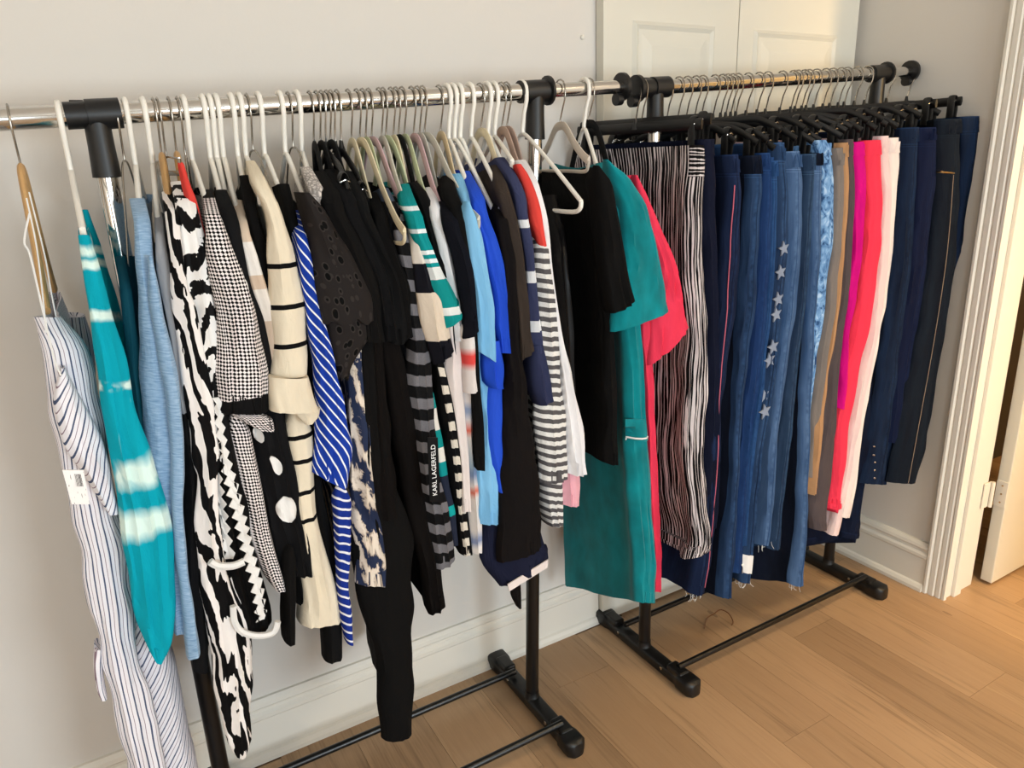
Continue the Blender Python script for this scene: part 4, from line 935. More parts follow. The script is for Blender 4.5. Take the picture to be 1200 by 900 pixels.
{'n': 'black_tunic', 'l': 'black tunic whose narrow cuff hangs below the cream sweater', 'c': 'tunic', 'm': 'black2', 'rows': [[1.4379, 0.3261, -0.33, 0.2947, -0.12, 0.0207, 0.0005], [1.3731, 0.3166, -0.4, 0.2894, -0.05, 0.0172, 0.0006], [1.274, 0.3192, -0.4, 0.2909, -0.05, 0.0235, 0.0013], [1.0884, 0.3139, -0.4, 0.288, -0.05, 0.0213, 0.002], [0.906, 0.3022, -0.4, 0.2815, -0.05, 0.0157, 0.0021], [0.7606, 0.3063, -0.4, 0.2838, -0.05, 0.0277, 0.0044], [0.6186, 0.3018, -0.4, 0.2813, -0.05, 0.0401, 0.0076]], 'p': [{'n': 'cuff', 'k': 'tube', 'm': 'black2', 'y': -0.42, 'r': [[0.2853, 0.665, 0.3198, 0.6525], [0.2786, 0.5902, 0.3151, 0.5757], [0.2733, 0.5127, 0.31, 0.5112]], 'hy': 0.03}], 'h': ['wire', 'thin metal wire hanger holding the black tunic whose narrow cuff hangs', [0.303, 1.5726], [0.3166, -0.38, 1.3611]], 'f': 0.005, 'y': -0.4},
{'n': 'diagonal_blouse', 'l': 'royal blue blouse with white diagonal stripes and a gathered side', 'c': 'blouse', 'm': 'blue_diag', 'rows': [[1.3912, 0.3459, -0.33, 0.3428, -0.12, 0.0182, 0.0006], [1.3503, 0.318, -0.4415, 0.3274, -0.03, 0.0211, 0.0009], [1.2943, 0.3197, -0.45, 0.3284, -0.03, 0.0256, 0.0014], [1.2358, 0.3238, -0.45, 0.3306, -0.03, 0.0275, 0.0018], [1.1753, 0.3287, -0.45, 0.3333, -0.03, 0.0338, 0.0026], [1.1128, 0.3339, -0.45, 0.3362, -0.03, 0.0435, 0.0039], [1.0489, 0.3354, -0.45, 0.337, -0.03, 0.0518, 0.0053], [0.975, 0.3361, -0.45, 0.3374, -0.03, 0.0635, 0.0075], [0.9431, 0.3295, -0.45, 0.3338, -0.03, 0.0667, 0.0084], [0.9059, 0.3215, -0.45, 0.3294, -0.03, 0.0593, 0.0216]], 'p': [{'n': 'tie_end', 'k': 'tube', 'm': 'blue_horiz', 'y': -0.44, 'r': [[0.317, 0.9, 0.3583, 0.8889], [0.3209, 0.8466, 0.353, 0.8373], [0.3181, 0.7758, 0.3457, 0.767], [0.3118, 0.6854, 0.3314, 0.6783], [0.3098, 0.6192, 0.3297, 0.6115], [0.315, 0.5542, 0.3268, 0.5494]], 'hy': 0.02}], 'h': ['plastic', 'white plastic tube hanger holding the royal blue blouse with white diagonal stripes', [0.3227, 1.5736], [0.318, -0.4215, 1.3383]], 'f': 0.005, 'y': -0.45},
{'n': 'eyelet_blouse', 'l': 'black eyelet lace blouse with scalloped flutter sleeve', 'c': 'blouse', 'm': 'eyelet', 'rows': [[1.4048, 0.3691, -0.33, 0.3785, -0.12, 0.0246, 0.0007], [1.3609, 0.3529, -0.4323, 0.3697, -0.03, 0.0406, 0.0016], [1.2898, 0.3515, -0.44, 0.3689, -0.03, 0.0469, 0.0025], [1.1989, 0.3625, -0.44, 0.3749, -0.03, 0.0423, 0.003], [1.1202, 0.368, -0.44, 0.3779, -0.03, 0.034, 0.003], [1.1018, 0.3636, -0.44, 0.3755, -0.03, 0.0201, 0.0018]], 'p': [{'n': 'flutter_sleeve', 'k': 'tube', 'm': 'eyelet', 'y': -0.46, 'r': [[0.3212, 1.4246, 0.3378, 1.4237], [0.3237, 1.3989, 0.3601, 1.3967], [0.328, 1.3645, 0.3765, 1.3608], [0.3274, 1.3229, 0.4016, 1.3159], [0.3231, 1.2736, 0.4255, 1.2618], [0.3221, 1.2404, 0.4363, 1.2257], [0.3252, 1.2165, 0.434, 1.2014]], 'hy': 0.035, 'scallop': 0.012}, {'n': 'under_sleeve', 'k': 'tube', 'm': 'eyelet', 'y': -0.45, 'r': [[0.3409, 1.2246, 0.4198, 1.2141], [0.3429, 1.1883, 0.4257, 1.176], [0.3448, 1.1651, 0.4108, 1.1547], [0.3475, 1.1338, 0.3858, 1.1273], [0.3509, 1.1081, 0.3708, 1.1045]], 'hy': 0.025, 'scallop': 0.01}], 'h': ['plastic', 'white plastic tube hanger holding the black eyelet lace blouse with scalloped flutter sleeve', [0.3613, 1.5757], [0.3529, -0.4123, 1.3489]], 'f': 0.005, 'y': -0.44},
{'n': 'python_print_top', 'l': 'pale grey top with fine snakeskin print behind the eyelet blouse', 'c': 'top', 'm': 'snake', 'rows': [[1.4651, 0.3685, -0.33, 0.4327, -0.12, 0.0212, 0.0004], [1.4164, 0.3586, -0.4243, 0.4272, -0.03, 0.0289, 0.0008], [1.3665, 0.3719, -0.43, 0.4345, -0.03, 0.0353, 0.0013], [1.3145, 0.3872, -0.43, 0.443, -0.03, 0.0301, 0.0014], [1.2687, 0.3985, -0.43, 0.4492, -0.03, 0.023, 0.0013], [1.1297, 0.3929, -0.43, 0.4461, -0.03, 0.0189, 0.0016]], 'p': [], 'h': ['plastic', 'white plastic tube hanger holding the pale grey top with fine snakeskin print', [0.3929, 1.5774], [0.3586, -0.4043, 1.4044]], 'f': 0.005, 'y': -0.43},
{'n': 'navy_tan_top', 'l': 'navy and tan animal print long top hanging between blue stripes and dark trousers', 'c': 'top', 'm': 'navytan', 'rows': [[1.2681, 0.3932, -0.42, 0.3609, -0.03, 0.0154, 0.0009], [1.137, 0.3969, -0.43, 0.3629, -0.03, 0.0316, 0.0026], [1.0314, 0.3929, -0.43, 0.3607, -0.03, 0.0387, 0.004], [0.9471, 0.3895, -0.43, 0.3588, -0.03, 0.0426, 0.0051], [0.8592, 0.3877, -0.43, 0.3578, -0.03, 0.05, 0.0069], [0.7844, 0.3937, -0.43, 0.3611, -0.03, 0.0731, 0.0111], [0.7092, 0.3928, -0.43, 0.3606, -0.03, 0.076, 0.0127], [0.6561, 0.3896, -0.43, 0.3589, -0.03, 0.0766, 0.0136]], 'p': [], 'h': ['wire', 'thin metal wire hanger holding the navy and tan animal print long top hanging', [0.377, 1.5765], [0.3932, -0.395, 1.2741]], 'f': 0.005, 'y': -0.43},
{'n': 'black_tee', 'l': 'black short sleeved tee, first of the dark tops right of the eyelet blouse', 'c': 'tee', 'm': 'black', 'rows': [[1.457, 0.3922, -0.33, 0.4663, -0.12, 0.0278, 0.0005], [1.4022, 0.3765, -0.4491, 0.4577, -0.03, 0.0362, 0.0011], [1.3297, 0.3997, -0.45, 0.4704, -0.03, 0.0405, 0.0018], [1.2692, 0.4159, -0.45, 0.4794, -0.03, 0.0462, 0.0026], [1.2073, 0.4241, -0.45, 0.4838, -0.03, 0.0472, 0.0032], [1.1569, 0.4273, -0.45, 0.4856, -0.03, 0.0446, 0.0035]], 'p': [], 'h': ['black', 'black flat hanger with metal hook holding the black short sleeved tee first of the dark', [0.4171, 1.5786], [0.3765, -0.4291, 1.3902]], 'f': 0.005, 'y': -0.45},
{'n': 'brown_black_trousers', 'l': 'brownish black trousers ending just above the animal print hem', 'c': 'trousers', 'm': 'brownblack', 'rows': [[1.3844, 0.4161, -0.42, 0.4639, -0.03, 0.0183, 0.0006], [1.172, 0.428, -0.43, 0.4704, -0.03, 0.0418, 0.0031], [1.0749, 0.4262, -0.43, 0.4694, -0.03, 0.0475, 0.0044], [0.9736, 0.4243, -0.43, 0.4684, -0.03, 0.0502, 0.0057], [0.8857, 0.4231, -0.43, 0.4677, -0.03, 0.0579, 0.0076], [0.7945, 0.4218, -0.43, 0.467, -0.03, 0.0589, 0.0087]], 'p': [], 'h': ['clip', 'black plastic clip hanger holding the brownish black trousers ending just above the animal', [0.44, 1.5798], [0.4161, -0.395, 1.3904]], 'f': 0.005, 'y': -0.43},
{'n': 'charcoal_tee', 'l': 'charcoal black tee with a soft shoulder fold, second of the dark tops', 'c': 'tee', 'm': 'charcoal', 'rows': [[1.4591, 0.4143, -0.33, 0.458, -0.12, 0.0282, 0.0005], [1.4001, 0.4066, -0.44, 0.4537, -0.03, 0.0328, 0.001], [1.3261, 0.4305, -0.44, 0.4669, -0.03, 0.0417, 0.0018], [1.2567, 0.4485, -0.44, 0.4768, -0.03, 0.0478, 0.0027], [1.1542, 0.4522, -0.44, 0.4788, -0.03, 0.049, 0.0038]], 'p': [], 'h': ['black', 'black flat hanger with metal hook holding the charcoal black tee with a soft shoulder fold', [0.4301, 1.5793], [0.4066, -0.42, 1.3881]], 'f': 0.005, 'y': -0.44},
{'n': 'long_black_trousers', 'l': 'long black trousers, the garment hanging closest to the floor in the left rack', 'c': 'trousers', 'm': 'black', 'rows': [[1.3103, 0.4226, -0.42, 0.494, -0.03, 0.0156, 0.0007], [1.0769, 0.4155, -0.43, 0.4901, -0.03, 0.0357, 0.0033], [0.8891, 0.4099, -0.43, 0.487, -0.03, 0.0808, 0.0106], [0.7403, 0.4145, -0.43, 0.4896, -0.03, 0.1254, 0.02], [0.6448, 0.4103, -0.43, 0.4872, -0.03, 0.1222, 0.0218], [0.5441, 0.41, -0.43, 0.487, -0.03, 0.0993, 0.0197], [0.4388, 0.4108, -0.43, 0.4875, -0.03, 0.0812, 0.0178], [0.3535, 0.4071, -0.43, 0.4855, -0.03, 0.0748, 0.0177], [0.2676, 0.4015, -0.43, 0.4824, -0.03, 0.0733, 0.0106]], 'p': [], 'h': ['clip', 'black plastic clip hanger holding the long black trousers the garment hanging closest', [0.4583, 1.5808], [0.4226, -0.395, 1.3163]], 'f': 0.005, 'y': -0.43},
{'n': 'black_shirt', 'l': 'black shirt with a rolled sleeve below the first cream velvet hanger', 'c': 'shirt', 'm': 'black2', 'rows': [[1.4551, 0.4425, -0.33, 0.4747, -0.12, 0.0288, 0.0005], [1.3982, 0.4313, -0.4292, 0.4685, -0.03, 0.0337, 0.001], [1.3233, 0.4536, -0.43, 0.4808, -0.03, 0.038, 0.0017], [1.2756, 0.4752, -0.43, 0.4927, -0.03, 0.0488, 0.0026], [1.2276, 0.4851, -0.43, 0.4981, -0.03, 0.0546, 0.0034], [1.1553, 0.4857, -0.43, 0.4985, -0.03, 0.0589, 0.0045], [1.1417, 0.4784, -0.43, 0.4944, -0.03, 0.0369, 0.0029]], 'p': [], 'h': ['black', 'black flat hanger with metal hook holding the black shirt with a rolled sleeve', [0.4499, 1.5804], [0.4313, -0.4092, 1.3862]], 'f': 0.005, 'y': -0.43},
{'n': 'dark_flared_trousers', 'l': 'black trousers slanting right to a flared hem', 'c': 'trousers', 'm': 'brownblack', 'rows': [[1.367, 0.4507, -0.41, 0.4893, -0.04, 0.0158, 0.0006], [1.1644, 0.4666, -0.42, 0.4981, -0.03, 0.0383, 0.0028], [1.0633, 0.4749, -0.42, 0.5027, -0.03, 0.0462, 0.0043], [0.9388, 0.4848, -0.42, 0.5081, -0.03, 0.0495, 0.0058], [0.7862, 0.5002, -0.42, 0.5166, -0.03, 0.0479, 0.0069], [0.6419, 0.5182, -0.42, 0.5265, -0.03, 0.0461, 0.0079], [0.5418, 0.5218, -0.42, 0.5285, -0.03, 0.0389, -0.0043]], 'p': [], 'h': ['clip', 'black plastic clip hanger holding the black trousers slanting right to a flared hem', [0.47, 1.5814], [0.4507, -0.385, 1.373]], 'f': 0.005, 'y': -0.42},
{'n': 'ink_tee', 'l': 'ink black tee on a cream velvet hanger', 'c': 'tee', 'm': 'black', 'rows': [[1.4149, 0.4894, -0.33, 0.5259, -0.12, 0.0201, 0.0005], [1.3664, 0.4693, -0.4243, 0.5148, -0.03, 0.0254, 0.0009], [1.3058, 0.4794, -0.43, 0.5204, -0.03, 0.0292, 0.0014], [1.2421, 0.4955, -0.43, 0.5292, -0.03, 0.0399, 0.0024], [1.1517, 0.4981, -0.43, 0.5307, -0.03, 0.0408, 0.0031]], 'p': [], 'h': ['velvet_cream', 'cream velvet hanger holding the ink black tee on a cream velvet hanger', [0.492, 1.5826], [0.4693, -0.4043, 1.3544]], 'f': 0.005, 'y': -0.43},
{'n': 'slate_tee', 'l': 'black tee with a slate blue shoulder patch', 'c': 'tee', 'm': ('bands', 'knit', [[2.0, '#4d586b'], [1.3927, '#141417']]), 'rows': [[1.4215, 0.5128, -0.33, 0.5263, -0.12, 0.0187, 0.0005], [1.3785, 0.4995, -0.4079, 0.5189, -0.0421, 0.0262, 0.0009], [1.3025, 0.5046, -0.42, 0.5217, -0.03, 0.0265, 0.0013], [1.2225, 0.5149, -0.42, 0.5274, -0.03, 0.0272, 0.0017], [1.1409, 0.5135, -0.42, 0.5266, -0.03, 0.0242, 0.0019]], 'p': [], 'h': ['velvet_cream', 'cream velvet hanger holding the black tee with a slate blue shoulder patch', [0.5092, 1.5835], [0.4859, -0.475, 1.3504]], 'f': 0.005, 'y': -0.42},
{'n': 'stripe_knit', 'l': 'black knit with broad grey heather stripes and a black brand tag', 'c': 'sweater', 'm': ('hs', '#121214', '#77757a', 0.046, 0.48), 'rows': [[1.4082, 0.5288, -0.33, 0.5567, -0.12, 0.0224, 0.0006], [1.3494, 0.5012, -0.43, 0.5415, -0.03, 0.0261, 0.001], [1.2715, 0.5138, -0.43, 0.5485, -0.03, 0.0318, 0.0017], [1.2363, 0.5178, -0.43, 0.5507, -0.03, 0.0321, 0.0019], [1.1417, 0.5208, -0.43, 0.5523, -0.03, 0.0433, 0.0033], [1.0613, 0.5172, -0.43, 0.5503, -0.03, 0.0527, 0.0049], [0.9702, 0.5182, -0.43, 0.5509, -0.03, 0.0448, 0.0049], [0.8601, 0.521, -0.43, 0.5524, -0.03, 0.0385, 0.005], [0.7811, 0.5323, -0.43, 0.5587, -0.03, 0.047, 0.0068], [0.701, 0.5374, -0.43, 0.5614, -0.03, 0.0498, 0.008], [0.649, 0.5426, -0.43, 0.5643, -0.03, 0.0502, -0.0037]], 'p': [{'n': 'hang_tag', 'k': 'card', 'm': 'tag_black', 'y': -0.47, 'r': [[0.5024, 0.9633, 0.5235, 0.9585], [0.4978, 0.8302, 0.5194, 0.8242]]}], 'h': ['velvet_green', 'sage green velvet hanger holding the black knit with broad grey heather stripes', [0.5213, 1.5842], [0.5012, -0.41, 1.3374]], 'f': 0.005, 'y': -0.43},
{'n': 'block_tee', 'l': 'cream and navy colour-block tee with a pointed sleeve', 'c': 'tee', 'm': ('bands', 'knit', [[2.0, '#15161f'], [1.3714, '#e6ddd2'], [1.2835, '#15151d'], [1.2323, '#e3d3c0'], [1.1398, '#14141c']]), 'rows': [[1.4103, 0.549, -0.33, 0.5444, -0.12, 0.0209, 0.0005], [1.3768, 0.532, -0.4191, 0.5351, -0.0309, 0.0217, 0.0007], [1.318, 0.5316, -0.45, 0.5348, -0.03, 0.0299, 0.0013], [1.2708, 0.5416, -0.45, 0.5403, -0.03, 0.0373, 0.002], [1.2063, 0.5507, -0.45, 0.5454, -0.03, 0.0484, 0.0031], [1.1652, 0.554, -0.45, 0.5472, -0.03, 0.0507, 0.0037], [1.1037, 0.5639, -0.45, 0.5526, -0.03, 0.0469, -0.013]], 'p': [], 'h': ['velvet_pink', 'dusty pink velvet hanger holding the cream and navy colour-block tee with a pointed', [0.5336, 1.5848], [0.532, -0.3991, 1.3648]], 'f': 0.005, 'y': -0.45},
{'n': 'teal_stripe_tee', 'l': 'teal tee with thin white stripes and a white cuffed sleeve', 'c': 'tee', 'm': ('bands', 'knit', [[2.0, '#0f8f92'], [1.3829, '#e4eef0'], [1.3781, '#0f8f92'], [1.3653, '#e4eef0'], [1.36, '#0f8f92'], [1.3467, '#e4eef0'], [1.3413, '#0f8f92'], [1.3279, '#e4eef0'], [1.3224, '#0f8f92'], [1.3088, '#e4eef0'], [1.3033, '#0f8f92'], [1.2894, '#e4eef0'], [1.2839, '#0f8f92'], [1.2798, '#dfe3e2'], [1.2522, '#0e8b8a'], [1.2019, '#e2e6e4'], [1.1813, '#0e8b8a']]), 'rows': [[1.4273, 0.5548, -0.33, 0.6013, -0.12, 0.0192, 0.0004], [1.3925, 0.5247, -0.4256, 0.5848, -0.03, 0.0296, 0.0009], [1.3565, 0.5257, -0.455, 0.5853, -0.03, 0.0295, 0.0011], [1.3179, 0.5377, -0.455, 0.5919, -0.03, 0.0333, 0.0015], [1.2734, 0.5515, -0.455, 0.5995, -0.03, 0.0408, 0.0021], [1.2289, 0.5675, -0.455, 0.6083, -0.03, 0.0556, 0.0034], [1.1719, 0.5885, -0.455, 0.6198, -0.03, 0.0486, -0.0139]], 'p': [{'n': 'body_front', 'k': 'tube', 'm': ('bands', 'knit', [[2.0, '#0e8b8a'], [0.9978, '#e4e0d8'], [0.948, '#0e8b8a'], [0.9087, '#e8e4da'], [0.8822, '#0f8f92'], [0.8438, '#22283a'], [0.7796, '#11a0a0'], [0.7511, '#22283a']]), 'y': -0.42, 'r': [[0.5338, 1.0348, 0.55, 1.0317], [0.533, 0.9997, 0.5512, 0.9959], [0.5368, 0.9267, 0.5628, 0.9206], [0.5408, 0.8512, 0.5673, 0.8443], [0.5539, 0.7608, 0.5791, 0.7534], [0.557, 0.69, 0.5806, 0.6825]], 'hy': 0.03}], 'h': ['velvet_grey', 'pale grey velvet hanger holding the teal tee with thin white stripes and', [0.5548, 1.5859], [0.5247, -0.4056, 1.3805]], 'f': 0.005, 'y': -0.455},
{'n': 'cream_check_top', 'l': 'black top with a column of small cream blocks', 'c': 'top', 'm': ('hs', '#0d0d0f', '#e6dccd', 0.0385, 0.5, 0.0085), 'rows': [[1.2966, 0.558, -0.41, 0.6017, -0.04, 0.0173, 0.0008], [1.1343, 0.5557, -0.42, 0.6004, -0.03, 0.0179, 0.0014], [1.0638, 0.5662, -0.42, 0.6062, -0.03, 0.0274, 0.0025], [0.9541, 0.5776, -0.42, 0.6125, -0.03, 0.0357, 0.0039], [0.8392, 0.5866, -0.42, 0.6175, -0.03, 0.0349, 0.0046], [0.7195, 0.5921, -0.42, 0.6205, -0.03, 0.0259, 0.0039], [0.6528, 0.5963, -0.42, 0.6228, -0.03, 0.0303, 0.005]], 'p': [], 'h': ['velvet_cream', 'cream velvet hanger holding the black top with a column of small cream', [0.5798, 1.5873], [0.558, -0.385, 1.3026]], 'f': 0.005, 'y': -0.42},
{'n': 'piped_black_top', 'l': 'black top with narrow white piping next to the teal stripes', 'c': 'top', 'm': 'black2', 'rows': [[1.4296, 0.5735, -0.33, 0.5507, -0.12, 0.0212, 0.0005], [1.404, 0.5696, -0.3808, 0.5485, -0.0692, 0.026, 0.0007], [1.3117, 0.5755, -0.42, 0.5518, -0.03, 0.0244, 0.0011], [1.2214, 0.5907, -0.42, 0.5601, -0.03, 0.0252, 0.0015], [1.0936, 0.5952, -0.42, 0.5626, -0.03, 0.0222, 0.0019]], 'p': [], 'h': ['velvet_green', 'sage green velvet hanger holding the black top with narrow white piping', [0.5637, 1.5864], [0.5755, -0.4, 1.2997]], 'f': 0.005, 'y': -0.42},
{'n': 'white_edge_tee', 'l': 'white tee showing as a narrow bright edge between black and navy tees', 'c': 'tee', 'm': 'white_knit', 'rows': [[1.4185, 0.6076, -0.33, 0.6438, -0.12, 0.0199, 0.0005], [1.3737, 0.579, -0.4183, 0.628, -0.0317, 0.0207, 0.0007], [1.3116, 0.5857, -0.43, 0.6317, -0.03, 0.0192, 0.0009], [1.2215, 0.6012, -0.43, 0.6402, -0.03, 0.0198, 0.0012], [1.1286, 0.6054, -0.43, 0.6426, -0.03, 0.0184, 0.0014]], 'p': [], 'h': ['velvet_green', 'sage green velvet hanger holding the white tee showing as a narrow bright edge', [0.6035, 1.5885], [0.579, -0.3983, 1.3617]], 'f': 0.005, 'y': -0.43},
{'n': 'pale_blouse', 'l': 'off-white crinkled blouse below the navy tee', 'c': 'blouse', 'm': 'pinkwhite', 'rows': [[1.2946, 0.5789, -0.41, 0.6025, -0.04, 0.0176, 0.0008], [1.1459, 0.5971, -0.425, 0.6125, -0.03, 0.0384, 0.0029], [1.1113, 0.5995, -0.425, 0.6138, -0.03, 0.0406, 0.0033], [1.0599, 0.5943, -0.425, 0.611, -0.03, 0.0372, 0.0034], [0.9507, 0.5998, -0.425, 0.614, -0.03, 0.0248, 0.0027], [0.8369, 0.6027, -0.425, 0.6155, -0.03, 0.0176, 0.0023], [0.7588, 0.602, -0.425, 0.6152, -0.03, 0.0179, 0.0026]], 'p': [], 'h': ['black', 'black flat hanger with metal hook holding the off-white crinkled blouse below the navy tee', [0.5907, 1.5878], [0.5789, -0.385, 1.3006]], 'f': 0.005, 'y': -0.425},
{'n': 'navy_tee', 'l': 'midnight navy tee with a square short sleeve', 'c': 'tee', 'm': 'navyblack', 'rows': [[1.414, 0.633, -0.33, 0.676, -0.12, 0.024, 0.0006], [1.359, 0.5934, -0.4532, 0.6542, -0.03, 0.0258, 0.0009], [1.2959, 0.6087, -0.455, 0.6626, -0.03, 0.0318, 0.0015], [1.2226, 0.6196, -0.455, 0.6686, -0.03, 0.0343, 0.0021], [1.1726, 0.624, -0.455, 0.671, -0.03, 0.0275, 0.0019], [1.1427, 0.6223, -0.455, 0.6701, -0.03, 0.0363, -0.0091]], 'p': [], 'h': ['velvet_pink', 'dusty pink velvet hanger holding the midnight navy tee with a square short sleeve', [0.6238, 1.5896], [0.5934, -0.4332, 1.347]], 'f': 0.005, 'y': -0.455},
{'n': 'watercolour_tee', 'l': 'white tee with coral and blue watercolour bands', 'c': 'tee', 'm': ('blend', 'knit', [[2.0, '#e8dcd8'], [1.1092, '#efe6e2'], [1.0953, '#ee4f4c'], [1.0779, '#ee5350'], [1.0639, '#efe4e0'], [0.9998, '#e8e0dd'], [0.9816, '#7d94bb'], [0.9596, '#e5dfdd'], [0.9375, '#e56f5a'], [0.9226, '#e4ddd6'], [0.8598, '#9fb3c2'], [0.8384, '#6f84aa'], [0.8109, '#e5ded8'], [0.799, '#de5f3c'], [0.783, '#e6ded8'], [0.7065, '#e6ded8'], [0.6821, '#5f76a5'], [0.6657, '#e8e2de']]), 'rows': [[1.2901, 0.6274, -0.41, 0.6464, -0.04, 0.0219, 0.001], [1.1298, 0.6294, -0.42, 0.6475, -0.03, 0.0263, 0.002], [1.0178, 0.6219, -0.42, 0.6433, -0.03, 0.0211, 0.002], [0.9076, 0.6184, -0.42, 0.6414, -0.03, 0.0234, 0.0027], [0.8305, 0.6199, -0.42, 0.6423, -0.03, 0.0317, 0.0041], [0.7507, 0.6225, -0.42, 0.6437, -0.03, 0.0303, 0.0044], [0.6512, 0.62, -0.42, 0.6423, -0.03, 0.0287, 0.0047]], 'p': [{'n': 'sleeve', 'k': 'tube', 'm': ('blend', 'knit', [[2.0, '#e8dcd8'], [1.1169, '#efe6e2'], [1.1031, '#ee4f4c'], [1.0858, '#ee5350'], [1.0719, '#efe4e0'], [1.0085, '#e8e0dd'], [0.9908, '#7d94bb'], [0.9693, '#e5dfdd'], [0.9477, '#e56f5a'], [0.9333, '#e4ddd6'], [0.8727, '#9fb3c2'], [0.8522, '#6f84aa'], [0.8258, '#e5ded8'], [0.8145, '#de5f3c'], [0.7993, '#e6ded8'], [0.7259, '#e6ded8'], [0.7023, '#5f76a5'], [0.6865, '#e8e2de']]), 'y': -0.45, 'r': [[0.6032, 1.1663, 0.6288, 1.1627], [0.6046, 1.0985, 0.6325, 1.0938], [0.6058, 1.0234, 0.6327, 1.0271]], 'hy': 0.03}], 'h': ['velvet_grey', 'pale grey velvet hanger holding the white tee with coral and blue watercolour bands', [0.6369, 1.5903], [0.6274, -0.385, 1.2961]], 'f': 0.005, 'y': -0.42},
{'n': 'black_cami', 'l': 'black camisole caught on a looped grey hanger', 'c': 'top', 'm': 'black', 'rows': [[1.4392, 0.6496, -0.33, 0.7044, -0.12, 0.0241, 0.0005], [1.4025, 0.6124, -0.4202, 0.6839, -0.03, 0.0298, 0.0008], [1.3542, 0.614, -0.448, 0.6848, -0.03, 0.0246, 0.0009], [1.246, 0.6209, -0.448, 0.6886, -0.03, 0.0199, 0.0011], [1.0593, 0.6279, -0.448, 0.6924, -0.03, 0.0151, 0.0014], [0.8955, 0.6296, -0.448, 0.6934, -0.03, 0.0215, 0.0026], [0.8541, 0.6284, -0.448, 0.6927, -0.03, 0.0157, 0.002]], 'p': [], 'h': ['velvet_grey', 'pale grey velvet hanger holding the black camisole caught on a looped grey hanger', [0.6481, 1.5909], [0.6399, -0.46, 1.3591]], 'f': 0.005, 'y': -0.448},
{'n': 'light_blue_tee', 'l': 'sky blue tee with a wide short sleeve', 'c': 'tee', 'm': 'skyblue', 'rows': [[1.4416, 0.6694, -0.33, 0.7434, -0.12, 0.0263, 0.0005], [1.3856, 0.641, -0.4267, 0.7278, -0.03, 0.0215, 0.0006], [1.3226, 0.6429, -0.43, 0.7288, -0.03, 0.0254, 0.0011], [1.2572, 0.6484, -0.43, 0.7319, -0.03, 0.0296, 0.0016], [1.0683, 0.6534, -0.43, 0.7346, -0.03, 0.0309, 0.0027], [0.9384, 0.6628, -0.43, 0.7398, -0.03, 0.0558, 0.0061], [0.8238, 0.6602, -0.43, 0.7383, -0.03, 0.059, 0.0077], [0.7145, 0.6569, -0.43, 0.7365, -0.03, 0.0518, 0.0078]], 'p': [{'n': 'sleeve', 'k': 'tube', 'm': 'skyblue', 'y': -0.46, 'r': [[0.6104, 1.3945, 0.633, 1.3932], [0.6185, 1.3267, 0.6542, 1.3238], [0.6238, 1.2632, 0.6638, 1.2589], [0.6283, 1.1811, 0.6729, 1.1751], [0.6273, 1.131, 0.6724, 1.124], [0.6281, 1.1104, 0.6703, 1.0774]], 'hy': 0.03}], 'h': ['wood_velvet', 'tan flocked hanger holding the sky blue tee with a wide short sleeve', [0.6844, 1.5928], [0.641, -0.4067, 1.3736]], 'f': 0.005, 'y': -0.43},
{'n': 'royal_blue_top', 'l': 'bright royal blue top with a draped layered hem', 'c': 'top', 'm': 'royal', 'rows': [[1.4458, 0.6886, -0.33, 0.7694, -0.12, 0.019, 0.0004], [1.3856, 0.6535, -0.4491, 0.7501, -0.03, 0.0305, 0.0009], [1.3215, 0.6726, -0.45, 0.7606, -0.03, 0.0405, 0.0017], [1.2556, 0.6843, -0.45, 0.7671, -0.03, 0.0376, 0.002], [1.1705, 0.6949, -0.45, 0.7728, -0.03, 0.0367, 0.0025], [1.0934, 0.6984, -0.45, 0.7748, -0.03, 0.0316, 0.0008]], 'p': [{'n': 'draped_hem', 'k': 'tube', 'm': 'royal', 'y': -0.45, 'r': [[0.6494, 1.1256, 0.6876, 1.1197], [0.6429, 1.0746, 0.6951, 1.0656], [0.645, 1.0425, 0.6918, 1.0339], [0.6559, 1.0262, 0.6892, 1.0199]], 'hy': 0.03}, {'n': 'lower_body', 'k': 'tube', 'm': 'royal', 'y': -0.435, 'r': [[0.6537, 1.0516, 0.6968, 1.0438], [0.6501, 0.9052, 0.6924, 0.8953], [0.6623, 0.8251, 0.689, 0.8181], [0.673, 0.7867, 0.6875, 0.7827]], 'hy': 0.03}], 'h': ['plastic', 'white plastic tube hanger holding the bright royal blue top with a draped layered', [0.7018, 1.5937], [0.6535, -0.4291, 1.3736]], 'f': 0.005, 'y': -0.45},
